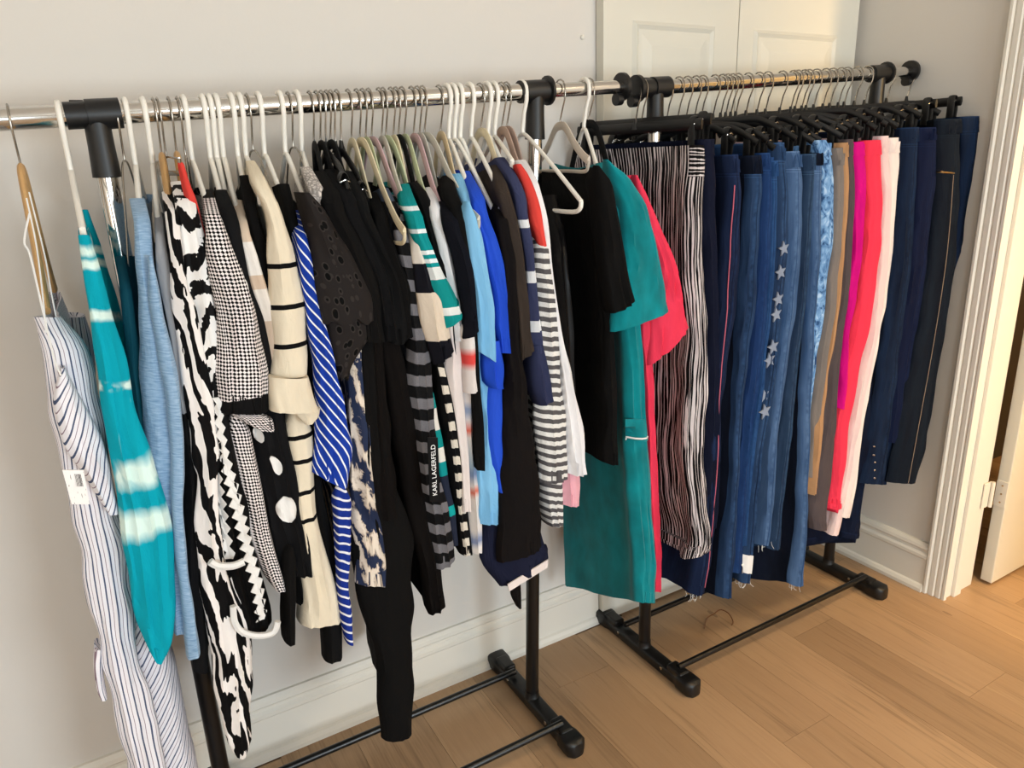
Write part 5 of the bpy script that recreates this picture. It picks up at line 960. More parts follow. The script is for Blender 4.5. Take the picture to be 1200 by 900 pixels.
{'n': 'black_long_dress', 'l': 'long black dress with a straight hem in front of the left rack right post', 'c': 'dress', 'm': 'black_warm', 'rows': [[1.4049, 0.75, -0.33, 0.7479, -0.12, 0.026, 0.0007], [1.3506, 0.7069, -0.446, 0.7242, -0.03, 0.0319, 0.0011], [1.2686, 0.7183, -0.45, 0.7305, -0.03, 0.0327, 0.0016], [1.1151, 0.7171, -0.45, 0.7298, -0.03, 0.0317, 0.0025], [0.9874, 0.7236, -0.45, 0.7334, -0.03, 0.0592, 0.0059], [0.8531, 0.7275, -0.45, 0.7355, -0.03, 0.0903, 0.0112], [0.7332, 0.7268, -0.45, 0.7351, -0.03, 0.1073, 0.0155], [0.6209, 0.726, -0.45, 0.7347, -0.03, 0.1086, -0.0013]], 'p': [{'n': 'hem_border', 'k': 'patch', 'm': 'pinkwhite', 'y': -0.42, 'r': [[0.6883, 0.5532, 0.7965, 0.5804], [0.692, 0.5343, 0.796, 0.5604]]}, {'n': 'hem_point', 'k': 'tube', 'm': 'black_warm', 'y': -0.4, 'r': [[0.7126, 0.5318, 0.7397, 0.5222], [0.7157, 0.4968, 0.7385, 0.4885], [0.7304, 0.4593, 0.7373, 0.4567]], 'hy': 0.01}], 'h': ['plastic', 'white plastic tube hanger holding the long black dress with a straight hem', [0.7155, 1.5945], [0.7069, -0.426, 1.3386]], 'f': 0.005, 'y': -0.45},
{'n': 'border_dress', 'l': 'navy dress with an uneven hem edged in cream', 'c': 'dress', 'm': 'slate_navy', 'rows': [[1.2806, 0.7275, -0.41, 0.7312, -0.04, 0.0196, 0.0009], [1.0178, 0.7187, -0.42, 0.7263, -0.03, 0.0286, 0.0027], [0.8035, 0.7233, -0.42, 0.7289, -0.03, 0.0854, 0.0111], [0.637, 0.7232, -0.42, 0.7288, -0.03, 0.1715, 0.0274], [0.6208, 0.7247, -0.42, 0.7296, -0.03, 0.1778, 0.0127], [0.5506, 0.7479, -0.42, 0.7424, -0.03, 0.1295, -0.0132]], 'p': [], 'h': ['plastic', 'white plastic tube hanger holding the navy dress with an uneven hem edged', [0.7294, 1.5952], [0.7275, -0.385, 1.2866]], 'f': 0.005, 'y': -0.42},
{'n': 'brown_tee', 'l': 'dark taupe brown tee with a plain sleeve', 'c': 'tee', 'm': 'taupe', 'rows': [[1.4549, 0.7543, -0.33, 0.8215, -0.12, 0.0178, 0.0003], [1.4054, 0.7123, -0.4424, 0.7984, -0.03, 0.0261, 0.0007], [1.3337, 0.7255, -0.455, 0.8057, -0.03, 0.0247, 0.001], [1.2337, 0.7383, -0.455, 0.8127, -0.03, 0.0274, 0.0015], [1.1473, 0.7433, -0.455, 0.8155, -0.03, 0.028, 0.002], [1.0806, 0.7451, -0.455, 0.8165, -0.03, 0.0373, -0.0086]], 'p': [], 'h': ['plastic', 'white plastic tube hanger holding the dark taupe brown tee with a plain sleeve', [0.7553, 1.5966], [0.7123, -0.4224, 1.3934]], 'f': 0.005, 'y': -0.455},
{'n': 'navy_stripe_tee', 'l': 'slate navy tee with three white sleeve bands', 'c': 'tee', 'm': ('bands', 'knit', [[2.0, '#3b4060'], [1.3506, '#eceef2'], [1.3309, '#3b4060'], [1.2466, '#eceef2'], [1.2243, '#3b4060'], [1.1416, '#eceef2'], [1.1182, '#3b4060']]), 'rows': [[1.4694, 0.768, -0.33, 0.8244, -0.12, 0.0239, 0.0003], [1.4335, 0.7485, -0.4099, 0.8137, -0.0401, 0.0212, 0.0004], [1.3799, 0.7467, -0.445, 0.8127, -0.03, 0.0249, 0.0007], [1.2806, 0.7618, -0.445, 0.821, -0.03, 0.0237, 0.0011], [1.1771, 0.7687, -0.445, 0.8248, -0.03, 0.0244, 0.0016], [1.079, 0.775, -0.445, 0.8283, -0.03, 0.0274, -0.0041]], 'p': [{'n': 'folded_sleeve', 'k': 'tube', 'm': 'slate', 'y': -0.45, 'r': [[0.7569, 1.1, 0.7879, 1.0951], [0.7591, 1.0361, 0.8054, 1.0278], [0.7603, 1.0081, 0.8091, 0.9989], [0.7759, 0.9618, 0.8107, 0.9739]], 'hy': 0.03}], 'h': ['velvet_cream', 'cream velvet hanger holding the slate navy tee with three white sleeve bands', [0.7797, 1.5979], [0.7467, -0.425, 1.3679]], 'f': 0.005, 'y': -0.445},
{'n': 'breton_top', 'l': 'white top with narrow grey horizontal stripes', 'c': 'top', 'm': ('hs', '#f0eeea', '#5d5a5c', 0.0205, 0.5), 'rows': [[1.3738, 0.8449, -0.33, 0.818, -0.12, 0.0213, 0.0006], [1.2761, 0.7993, -0.435, 0.7929, -0.03, 0.0306, 0.0014], [1.1881, 0.8096, -0.435, 0.7986, -0.03, 0.0439, 0.0027], [1.0971, 0.8149, -0.435, 0.8015, -0.03, 0.0512, 0.004], [1.0029, 0.8184, -0.435, 0.8034, -0.03, 0.0588, 0.0055], [0.9057, 0.8187, -0.435, 0.8036, -0.03, 0.0776, 0.0085], [0.8142, 0.8224, -0.435, 0.8056, -0.03, 0.0768, 0.0096], [0.7701, 0.8215, -0.435, 0.8051, -0.03, 0.0731, 0.0024]], 'p': [{'n': 'back_hem', 'k': 'tube', 'm': ('hs', '#f0eeea', '#5d5a5c', 0.0205, 0.5), 'y': -0.4, 'r': [[0.8053, 0.7746, 0.868, 0.7583], [0.8099, 0.688, 0.8666, 0.6715], [0.823, 0.6447, 0.8659, 0.6317]], 'hy': 0.03}], 'h': ['plastic', 'white plastic tube hanger holding the white top with narrow grey horizontal stripes', [0.7961, 1.5987], [0.7993, -0.415, 1.2641]], 'f': 0.005, 'y': -0.435},
{'n': 'coral_tee', 'l': 'coral red tee seen as a slim edge beside grey stripes', 'c': 'tee', 'm': 'coral', 'rows': [[1.4553, 0.7659, -0.4, 0.8595, -0.05, 0.0117, 0.0002], [1.4261, 0.7737, -0.4177, 0.8637, -0.0323, 0.0235, 0.0005], [1.3604, 0.7897, -0.43, 0.8725, -0.03, 0.0279, 0.0009], [1.2751, 0.8055, -0.43, 0.8812, -0.03, 0.0205, 0.001], [1.196, 0.8119, -0.43, 0.8847, -0.03, 0.0167, 0.001], [1.0582, 0.8193, -0.43, 0.8888, -0.03, 0.013, 0.0011]], 'p': [], 'h': ['plastic', 'white plastic tube hanger holding the coral red tee seen as a slim edge', [0.8127, 1.5996], [0.7659, -0.375, 1.4613]], 'f': 0.005, 'y': -0.43},
{'n': 'white_blouse', 'l': 'white blouse with a textured lower hem', 'c': 'blouse', 'm': 'white_knit', 'rows': [[1.4629, 0.8185, -0.33, 0.8822, -0.12, 0.0289, 0.0004], [1.417, 0.7943, -0.4128, 0.8688, -0.0372, 0.0279, 0.0006], [1.3426, 0.8073, -0.43, 0.876, -0.03, 0.0162, 0.0006], [1.2034, 0.8236, -0.43, 0.885, -0.03, 0.0105, 0.0006], [1.0921, 0.8407, -0.43, 0.8944, -0.03, 0.0152, 0.0012], [1.0535, 0.8477, -0.43, 0.8982, -0.03, 0.022, 0.0018], [0.9535, 0.8665, -0.43, 0.9085, -0.03, 0.0408, 0.0041], [0.8501, 0.8791, -0.43, 0.9155, -0.03, 0.0513, 0.006], [0.7692, 0.8854, -0.43, 0.919, -0.03, 0.057, 0.0074]], 'p': [], 'h': ['velvet_taupe', 'taupe velvet hanger holding the white blouse with a textured lower hem', [0.8316, 1.6006], [0.7943, -0.3928, 1.405]], 'f': 0.005, 'y': -0.43},
{'n': 'pink_shirt', 'l': 'light pink shirt peeping out under the white blouse', 'c': 'shirt', 'm': 'pink', 'rows': [[1.2653, 0.8614, -0.38, 0.8271, -0.07, 0.013, 0.0006], [1.0841, 0.8553, -0.4, 0.8237, -0.05, 0.0177, 0.0014], [0.8408, 0.8766, -0.4, 0.8354, -0.05, 0.0517, 0.006], [0.7539, 0.8849, -0.4, 0.84, -0.05, 0.0528, 0.0069], [0.6788, 0.8875, -0.4, 0.8415, -0.05, 0.0511, 0.0073]], 'p': [], 'h': ['velvet_taupe', 'taupe velvet hanger holding the light pink shirt peeping out under the white', [0.8442, 1.6013], [0.8614, -0.355, 1.2713]], 'f': 0.005, 'y': -0.4},
{'n': 'satin_camisole', 'l': 'shiny black camisole with thin straps on a pale looped hanger', 'c': 'top', 'm': 'black_shiny', 'rows': [[1.3888, 0.8919, -0.33, 0.9327, -0.12, 0.0285, 0.0008], [1.2696, 0.854, -0.42, 0.9118, -0.03, 0.034, 0.0016], [1.1516, 0.865, -0.42, 0.9179, -0.03, 0.035, 0.0023], [1.0859, 0.8685, -0.42, 0.9198, -0.03, 0.0356, 0.0028], [0.9499, 0.8711, -0.42, 0.9212, -0.03, 0.0365, 0.0036], [0.8053, 0.8786, -0.42, 0.9254, -0.03, 0.0471, 0.0058]], 'p': [], 'h': ['plastic', 'white plastic tube hanger holding the shiny black camisole with thin straps', [0.8829, 1.6033], [0.8716, -0.46, 1.3795]], 'f': 0.005, 'y': -0.42},
{'n': 'gathered_black_top', 'l': 'black short sleeved top with a gathered front on a beige velvet hanger', 'c': 'top', 'm': 'black', 'rows': [[1.4413, 0.9985, -0.33, 1.0272, -0.03, 0.0347, 0.0006], [1.35, 0.9473, -0.43, 1.0119, -0.03, 0.0355, 0.0012], [1.2613, 0.952, -0.43, 1.0133, -0.03, 0.0362, 0.0017], [1.1302, 0.9663, -0.43, 1.0176, -0.03, 0.0421, 0.0029], [1.0128, 0.9729, -0.43, 1.0195, -0.03, 0.0408, 0.0035], [0.8899, 0.9785, -0.43, 1.0212, -0.03, 0.0418, 0.0045], [0.7724, 0.9819, -0.43, 1.0222, -0.03, 0.0428, 0.0054]], 'p': [{'n': 'sleeve', 'k': 'tube', 'm': 'black', 'y': -0.475, 'r': [[0.888, 1.4471, 0.9172, 1.4461], [0.9046, 1.4125, 0.9472, 1.4105], [0.9174, 1.3539, 0.9631, 1.3509], [0.9263, 1.2678, 0.9844, 1.2623], [0.9355, 1.2051, 0.9993, 1.1977], [0.9495, 1.1417, 1.0116, 1.165]], 'hy': 0.03}], 'h': ['velvet_beige', 'beige velvet hanger holding the black short sleeved top with a gathered front', [0.9835, 1.6087], [0.9347, -0.4, 1.4564]], 'f': 0.008, 'y': -0.43},
{'n': 'velour_dress', 'l': 'teal velour dress with a piped patch pocket and short sleeve', 'c': 'dress', 'm': 'teal_velour', 'rows': [[1.451, 1.0312, -0.33, 1.0548, -0.08, 0.0306, 0.0005], [1.3474, 0.9878, -0.43, 1.0418, -0.08, 0.0455, 0.0015], [1.2176, 1.022, -0.43, 1.0521, -0.08, 0.0476, 0.0025], [1.0803, 1.045, -0.43, 1.059, -0.08, 0.052, 0.0039], [0.8937, 1.0602, -0.43, 1.0635, -0.08, 0.0568, 0.0059], [0.75, 1.0713, -0.43, 1.0669, -0.08, 0.0639, 0.008], [0.6209, 1.0851, -0.43, 1.071, -0.08, 0.0658, 0.0095], [0.4727, 1.1, -0.43, 1.0755, -0.08, 0.068, 0.0114], [0.3535, 1.1046, -0.43, 1.0768, -0.08, 0.0608, 0.0113]], 'p': [{'n': 'sleeve', 'k': 'tube', 'm': 'teal_velour', 'y': -0.455, 'r': [[0.9281, 1.4574, 0.9538, 1.4566], [0.9585, 1.4182, 1.0118, 1.4159], [0.9903, 1.3483, 1.0644, 1.3434], [0.9962, 1.2594, 1.0963, 1.2499], [0.9741, 1.1797, 1.1219, 1.1619], [0.9656, 1.0948, 1.1337, 1.1213]], 'hy': 0.03}, {'n': 'pocket', 'k': 'patch', 'm': 'teal_velour', 'y': -0.415, 'r': [[1.0139, 0.88, 1.0863, 0.8647], [1.0146, 0.8243, 1.093, 0.8063]]}, {'n': 'pocket_piping', 'k': 'cordh', 'm': 'white_cloth', 'y': -0.415, 'r': [[1.0171, 0.8281, 1.0196, 0.8275], [1.0324, 0.8267, 1.035, 0.8261], [1.0505, 0.8237, 1.0532, 0.8231], [1.0689, 0.8206, 1.0715, 0.82], [1.0847, 0.8192, 1.0874, 0.8186]], 'rad': 0.0022}], 'h': ['plastic', 'white plastic tube hanger holding the teal velour dress with a piped patch pocket', [1.0491, 1.6121], [0.9878, -0.41, 1.3354]], 'f': 0.003, 'y': -0.43, 'hd': 0.1274},
{'n': 'coral_dress', 'l': 'coral pink dress with a frilled short sleeve behind the teal velour dress', 'c': 'dress', 'm': 'coral_pink', 'rows': [[1.4204, 1.1126, -0.33, 1.1396, -0.08, 0.0249, 0.0005], [1.2487, 1.0754, -0.42, 1.1285, -0.08, 0.0245, 0.0012], [0.9893, 1.0946, -0.42, 1.1342, -0.08, 0.0312, 0.0027], [0.7003, 1.1187, -0.42, 1.1415, -0.08, 0.0387, 0.0051], [0.4803, 1.1366, -0.42, 1.1468, -0.08, 0.0463, 0.0076], [0.3678, 1.1416, -0.42, 1.1483, -0.08, 0.038, 0.0017]], 'p': [{'n': 'sleeve', 'k': 'tube', 'm': 'coral_pink', 'y': -0.44, 'r': [[1.0172, 1.4242, 1.0425, 1.4232], [1.0636, 1.3249, 1.1023, 1.3221], [1.101, 1.2103, 1.1672, 1.2033], [1.0928, 1.1537, 1.1857, 1.1421], [1.0849, 0.9935, 1.2078, 1.0744]], 'hy': 0.03}], 'h': ['black', 'black flat hanger with metal hook holding the coral pink dress with a frilled short sleeve', [1.0634, 1.6129], [1.0754, -0.4, 1.2367]], 'f': 0.005, 'y': -0.42},
{'n': 'striped_trousers', 'l': 'wide black and white irregularly striped trousers with gathered elastic waist', 'c': 'trousers', 'm': ('irreg', 1.4118), 'rows': [[1.4799, 1.2463, -0.4, 1.1554, -0.05, 0.0471, 0.0005], [1.4155, 1.2328, -0.4189, 1.1479, -0.0311, 0.0496, 0.001], [1.3313, 1.2271, -0.42, 1.1448, -0.03, 0.0529, 0.0017], [1.2343, 1.2284, -0.42, 1.1455, -0.03, 0.0565, 0.0027], [1.1323, 1.242, -0.42, 1.153, -0.03, 0.0635, 0.0039], [1.0259, 1.2562, -0.42, 1.1608, -0.03, 0.0595, 0.0046], [0.917, 1.2581, -0.42, 1.1618, -0.03, 0.0635, 0.0059], [0.8054, 1.2541, -0.42, 1.1597, -0.03, 0.0674, 0.0074], [0.6622, 1.2647, -0.42, 1.1655, -0.03, 0.0634, 0.0083], [0.5595, 1.2824, -0.42, 1.1752, -0.03, 0.065, 0.0094], [0.4525, 1.3009, -0.42, 1.1854, -0.03, 0.0731, 0.0117], [0.4257, 1.2887, -0.42, 1.1787, -0.03, 0.0996, 0.0008]], 'p': [], 'h': ['clipbar', 'straight black plastic clip hanger holding the wide black and white irregularly striped trousers', [1.2008, 1.6139], [1.2463, -0.39, 1.4799]], 'f': 0.007, 'y': -0.42, 'pants': 1},
{'n': 'navy_trousers', 'l': 'plain navy stretch trousers directly behind the striped trousers', 'c': 'trousers', 'm': 'navy', 'rows': [[1.4902, 1.2736, -0.405, 1.1645, -0.045, 0.045, 0.0004], [1.3265, 1.2905, -0.405, 1.1739, -0.045, 0.044, 0.0014], [1.164, 1.3064, -0.405, 1.1826, -0.045, 0.0457, 0.0026], [0.968, 1.3264, -0.405, 1.1936, -0.045, 0.0506, 0.0042], [0.735, 1.3371, -0.405, 1.1995, -0.045, 0.056, 0.0065], [0.4849, 1.3406, -0.405, 1.2014, -0.045, 0.0712, 0.0108]], 'p': [], 'h': ['clipbar', 'straight black plastic clip hanger holding the plain navy stretch trousers directly behind the striped', [1.2191, 1.615], [1.2736, -0.39, 1.4902]], 'f': 0.005, 'y': -0.405, 'pants': 1},
{'n': 'pink_seam_jeans', 'l': 'dark indigo jeans with a pink side stripe and frayed flared hem', 'c': 'jeans', 'm': 'denim_dark', 'rows': [[1.4548, 1.3519, -0.405, 1.2466, -0.045, 0.0418, 0.0006], [1.3612, 1.3676, -0.405, 1.2552, -0.045, 0.0486, 0.0013], [1.2401, 1.3714, -0.405, 1.2573, -0.045, 0.0613, 0.0027], [1.115, 1.3648, -0.405, 1.2537, -0.045, 0.0654, 0.0041], [0.9642, 1.3489, -0.405, 1.2449, -0.045, 0.0604, 0.0051], [0.7826, 1.337, -0.405, 1.2383, -0.045, 0.0494, 0.0054], [0.6376, 1.3371, -0.405, 1.2384, -0.045, 0.0568, 0.0074], [0.5391, 1.3308, -0.405, 1.235, -0.045, 0.0575, 0.0083], [0.4122, 1.3227, -0.405, 1.2305, -0.045, 0.0648, 0.0106], [0.2901, 1.3041, -0.405, 1.2202, -0.045, 0.0523, 0.0095]], 'p': [{'n': 'side_stripe', 'k': 'cord', 'm': 'pinkline', 'y': -0.407, 'r': [[1.3534, 1.3874, 1.3563, 1.3872], [1.3546, 1.2212, 1.3575, 1.221], [1.3464, 1.0094, 1.3494, 1.0089], [1.3392, 0.8528, 1.3423, 0.8522], [1.3411, 0.6373, 1.3443, 0.6365], [1.3382, 0.4866, 1.3414, 0.4856], [1.3268, 0.3048, 1.3301, 0.3036]], 'rad': 0.0014}], 'h': ['clip', 'black plastic clip hanger holding the dark indigo jeans with a pink side stripe', [1.2992, 1.6198], [1.3519, -0.39, 1.4548]], 'f': 0.005, 'y': -0.405, 'fray': 1, 'pants': 1},
{'n': 'flared_jeans', 'l': 'very dark flared jeans with contrast hem stitching', 'c': 'jeans', 'm': 'denim_ink', 'rows': [[1.4507, 1.4261, -0.405, 1.244, -0.045, 0.0436, 0.0006], [1.3574, 1.4361, -0.405, 1.2495, -0.045, 0.0475, 0.0013], [1.2344, 1.4352, -0.405, 1.2491, -0.045, 0.0484, 0.0021], [1.106, 1.4375, -0.405, 1.2503, -0.045, 0.0557, 0.0035], [0.9513, 1.4259, -0.405, 1.2439, -0.045, 0.0441, 0.0037], [0.7646, 1.419, -0.405, 1.2401, -0.045, 0.0388, 0.0043], [0.5894, 1.4247, -0.405, 1.2433, -0.045, 0.0366, 0.0049], [0.4073, 1.4205, -0.405, 1.241, -0.045, 0.0546, 0.0087], [0.2368, 1.4196, -0.405, 1.2405, -0.045, 0.0559, 0.0102]], 'p': [], 'h': ['clip', 'black plastic clip hanger holding the very dark flared jeans with contrast hem stitching', [1.3351, 1.6219], [1.4261, -0.39, 1.4507]], 'f': 0.005, 'y': -0.405, 'edge': 'denim_mid', 'pants': 1},
{'n': 'blue_jeggings', 'l': 'medium blue pull-on jeggings', 'c': 'trousers', 'm': 'denim_blue', 'rows': [[1.4556, 1.4606, -0.405, 1.2655, -0.045, 0.0325, 0.0004], [1.4156, 1.4766, -0.405, 1.2742, -0.045, 0.0451, 0.0009], [1.2933, 1.4812, -0.405, 1.2767, -0.045, 0.0492, 0.0018], [1.1656, 1.486, -0.405, 1.2794, -0.045, 0.0535, 0.0028], [1.0335, 1.4814, -0.405, 1.2769, -0.045, 0.0577, 0.0041], [0.8967, 1.4734, -0.405, 1.2725, -0.045, 0.0619, 0.0056], [0.7552, 1.4616, -0.405, 1.266, -0.045, 0.0463, 0.0051], [0.6061, 1.4578, -0.405, 1.2639, -0.045, 0.0405, 0.0053], [0.4494, 1.4573, -0.405, 1.2636, -0.045, 0.0414, 0.0063], [0.3083, 1.4551, -0.405, 1.2624, -0.045, 0.0422, 0.0073]], 'p': [], 'h': ['clip', 'black plastic clip hanger holding the medium blue pull-on jeggings', [1.3631, 1.6235], [1.4606, -0.39, 1.4556]], 'f': 0.005, 'y': -0.405, 'pants': 1},
{'n': 'azure_jeans', 'l': 'azure slim jeans beside the blue jeggings', 'c': 'jeans', 'm': 'denim_azure', 'rows': [[1.4371, 1.4863, -0.405, 1.2966, -0.045, 0.0271, 0.0004], [1.3334, 1.4999, -0.405, 1.3041, -0.045, 0.0216, 0.0006], [1.1413, 1.5087, -0.405, 1.3089, -0.045, 0.032, 0.0018], [0.9163, 1.4955, -0.405, 1.3017, -0.045, 0.0394, 0.0034], [0.677, 1.4781, -0.405, 1.2922, -0.045, 0.0405, 0.0049], [0.3907, 1.4723, -0.405, 1.2889, -0.045, 0.0351, 0.0056]], 'p': [], 'h': ['clip', 'black plastic clip hanger holding the azure slim jeans beside the blue jeggings', [1.3915, 1.6252], [1.4863, -0.39, 1.4371]], 'f': 0.005, 'y': -0.405, 'pants': 1},
{'n': 'star_jeans', 'l': 'blue jeans embroidered with pale stars down the front', 'c': 'jeans', 'm': 'denim_mid', 'rows': [[1.4781, 1.5061, -0.405, 1.3228, -0.045, 0.0453, 0.0005], [1.4139, 1.5207, -0.405, 1.3308, -0.045, 0.0492, 0.0009], [1.2891, 1.5406, -0.405, 1.3418, -0.045, 0.0635, 0.0023], [1.1597, 1.542, -0.405, 1.3425, -0.045, 0.0648, 0.0034], [1.0252, 1.5401, -0.405, 1.3415, -0.045, 0.0661, 0.0047], [0.8857, 1.5346, -0.405, 1.3385, -0.045, 0.0606, 0.0055], [0.743, 1.517, -0.405, 1.3288, -0.045, 0.0512, 0.0056], [0.5936, 1.5058, -0.405, 1.3226, -0.045, 0.0555, 0.0072], [0.4366, 1.4993, -0.405, 1.319, -0.045, 0.0424, 0.0065], [0.2599, 1.4972, -0.405, 1.3179, -0.045, 0.0507, 0.0089]], 'p': [{'n': 'star_patch', 'k': 'star', 'm': 'star_thread', 'y': -0.407, 'r': [[1.515, 1.2403, 1.5597, 1.2365], [1.5186, 1.2058, 1.5636, 1.2015]]}, {'n': 'star_patch', 'k': 'star', 'm': 'star_thread', 'y': -0.407, 'r': [[1.5117, 1.1805, 1.5568, 1.1759], [1.5154, 1.1452, 1.5608, 1.1402]]}, {'n': 'star_patch', 'k': 'star', 'm': 'star_thread', 'y': -0.407, 'r': [[1.5126, 1.1103, 1.5582, 1.1048], [1.5163, 1.0741, 1.5622, 1.0681]]}, {'n': 'star_patch', 'k': 'star', 'm': 'star_thread', 'y': -0.407, 'r': [[1.5102, 1.0704, 1.5561, 1.0644], [1.5139, 1.0338, 1.5601, 1.0273]]}, {'n': 'star_patch', 'k': 'star', 'm': 'star_thread', 'y': -0.407, 'r': [[1.5027, 0.9852, 1.5489, 0.978], [1.5063, 0.9476, 1.553, 0.9399]]}, {'n': 'star_patch', 'k': 'star', 'm': 'star_thread', 'y': -0.407, 'r': [[1.4965, 0.9492, 1.5429, 0.9416], [1.5001, 0.9112, 1.5469, 0.903]]}, {'n': 'star_patch', 'k': 'star', 'm': 'star_thread', 'y': -0.407, 'r': [[1.4862, 0.8522, 1.533, 0.8432], [1.4898, 0.813, 1.537, 0.8035]]}, {'n': 'star_patch', 'k': 'star', 'm': 'star_thread', 'y': -0.407, 'r': [[1.487, 0.8088, 1.5341, 0.7992], [1.4906, 0.7691, 1.5381, 0.7589]]}, {'n': 'hem_label', 'k': 'patch', 'm': 'white_cloth', 'y': -0.407, 'r': [[1.4689, 0.3627, 1.5045, 0.351], [1.4668, 0.3053, 1.5025, 0.293]]}], 'h': ['clip', 'black plastic clip hanger holding the blue jeans embroidered with pale stars down', [1.4145, 1.6266], [1.5061, -0.39, 1.4781]], 'f': 0.005, 'y': -0.405, 'fray': 1, 'pants': 1},
{'n': 'whisker_jeans', 'l': 'faded light blue jeans with a frayed slit cuff', 'c': 'jeans', 'm': 'denim_light', 'rows': [[1.4569, 1.5622, -0.405, 1.3486, -0.045, 0.0562, 0.0007], [1.3704, 1.5804, -0.405, 1.3586, -0.045, 0.0672, 0.0016], [1.264, 1.5914, -0.405, 1.3646, -0.045, 0.0589, 0.0023], [1.1318, 1.5938, -0.405, 1.366, -0.045, 0.0602, 0.0034], [0.9723, 1.5837, -0.405, 1.3604, -0.045, 0.0511, 0.004], [0.8293, 1.5773, -0.405, 1.3568, -0.045, 0.0417, 0.004], [0.6821, 1.5636, -0.405, 1.3493, -0.045, 0.0388, 0.0045], [0.5317, 1.5703, -0.405, 1.353, -0.045, 0.0506, 0.0069], [0.456, 1.5708, -0.405, 1.3533, -0.045, 0.0438, 0.0064], [0.3608, 1.566, -0.405, 1.3506, -0.045, 0.0517, 0.0083]], 'p': [], 'h': ['clip', 'black plastic clip hanger holding the faded light blue jeans with a frayed slit', [1.4554, 1.629], [1.5622, -0.39, 1.4569]], 'f': 0.005, 'y': -0.405, 'fray': 1, 'pants': 1},
{'n': 'button_jeans', 'l': 'mid blue straight jeans with a brass button', 'c': 'jeans', 'm': 'denim_mid2', 'rows': [[1.4491, 1.6265, -0.405, 1.3378, -0.045, 0.0453, 0.0006], [1.3678, 1.6338, -0.405, 1.3418, -0.045, 0.0395, 0.001], [1.2387, 1.6355, -0.405, 1.3427, -0.045, 0.0504, 0.0021], [1.0813, 1.6367, -0.405, 1.3434, -0.045, 0.0551, 0.0034], [0.9173, 1.6291, -0.405, 1.3392, -0.045, 0.0563, 0.0047], [0.7195, 1.6241, -0.405, 1.3365, -0.045, 0.0578, 0.0064], [0.5647, 1.6164, -0.405, 1.3323, -0.045, 0.0515, 0.0067], [0.333, 1.6086, -0.405, 1.328, -0.045, 0.0605, 0.0098]], 'p': [], 'h': ['clip', 'black plastic clip hanger holding the mid blue straight jeans with a brass button', [1.4822, 1.6306], [1.6265, -0.39, 1.4491]], 'f': 0.005, 'y': -0.405, 'pants': 1},
{'n': 'frayed_jeans', 'l': 'navy jeans with pale side edges and loose threads at the longest hem', 'c': 'jeans', 'm': 'denim_ink', 'rows': [[1.4505, 1.6523, -0.405, 1.3845, -0.045, 0.0459, 0.0006], [1.213, 1.6775, -0.405, 1.3983, -0.045, 0.0483, 0.0021], [0.9806, 1.6855, -0.405, 1.4027, -0.045, 0.0394, 0.0029], [0.7804, 1.6988, -0.405, 1.41, -0.045, 0.0371, 0.0037], [0.5381, 1.7183, -0.405, 1.4208, -0.045, 0.0388, 0.0051], [0.3663, 1.7303, -0.405, 1.4274, -0.045, 0.0439, 0.0067], [0.1636, 1.7357, -0.405, 1.4303, -0.045, 0.0535, 0.0095]], 'p': [], 'h': ['clip', 'black plastic clip hanger holding the navy jeans with pale side edges and loose', [1.5184, 1.6327], [1.6523, -0.39, 1.4505]], 'f': 0.005, 'y': -0.405, 'fray': 1, 'edge': 'denim_light', 'pants': 1},
{'n': 'bleached_jeans', 'l': 'bleached sky blue jeans with sketchy white print', 'c': 'jeans', 'm': 'denim_bleach', 'rows': [[1.4811, 1.6515, -0.41, 1.422, -0.04, 0.0522, 0.0005], [1.4391, 1.6914, -0.4003, 1.444, -0.0497, 0.057, 0.0008], [1.3415, 1.726, -0.395, 1.463, -0.055, 0.0589, 0.0016], [1.2073, 1.7329, -0.395, 1.4668, -0.055, 0.0639, 0.0028], [1.1156, 1.7281, -0.395, 1.4642, -0.055, 0.0575, 0.0032], [0.9732, 1.7226, -0.395, 1.4611, -0.055, 0.0658, 0.0049], [0.8754, 1.7173, -0.395, 1.4582, -0.055, 0.0444, 0.0039], [0.6974, 1.7109, -0.395, 1.4547, -0.055, 0.0303, 0.0033], [0.4202, 1.7265, -0.395, 1.4633, -0.055, 0.0396, 0.0057]], 'p': [], 'h': ['clip', 'black plastic clip hanger holding the bleached sky blue jeans with sketchy white print', [1.5367, 1.6338], [1.6515, -0.39, 1.4811]], 'f': 0.005, 'y': -0.395, 'pants': 1},
{'n': 'taupe_trousers', 'l': 'grey taupe slim trousers left of the tan pair', 'c': 'trousers', 'm': 'greytaupe', 'rows': [[1.4609, 1.7324, -0.405, 1.424, -0.045, 0.0375, 0.0004], [1.362, 1.7543, -0.405, 1.436, -0.045, 0.0385, 0.0009], [1.2051, 1.7674, -0.405, 1.4432, -0.045, 0.0397, 0.0018], [1.0651, 1.7666, -0.405, 1.4428, -0.045, 0.0405, 0.0025], [0.8969, 1.7506, -0.405, 1.4339, -0.045, 0.0412, 0.0035], [0.7448, 1.7474, -0.405, 1.4322, -0.045, 0.0382, 0.0039], [0.5278, 1.7576, -0.405, 1.4378, -0.045, 0.0475, 0.0062]], 'p': [], 'h': ['clip', 'black plastic clip hanger holding the grey taupe slim trousers left of the tan', [1.574, 1.636], [1.7324, -0.39, 1.4609]], 'f': 0.005, 'y': -0.405, 'pants': 1},
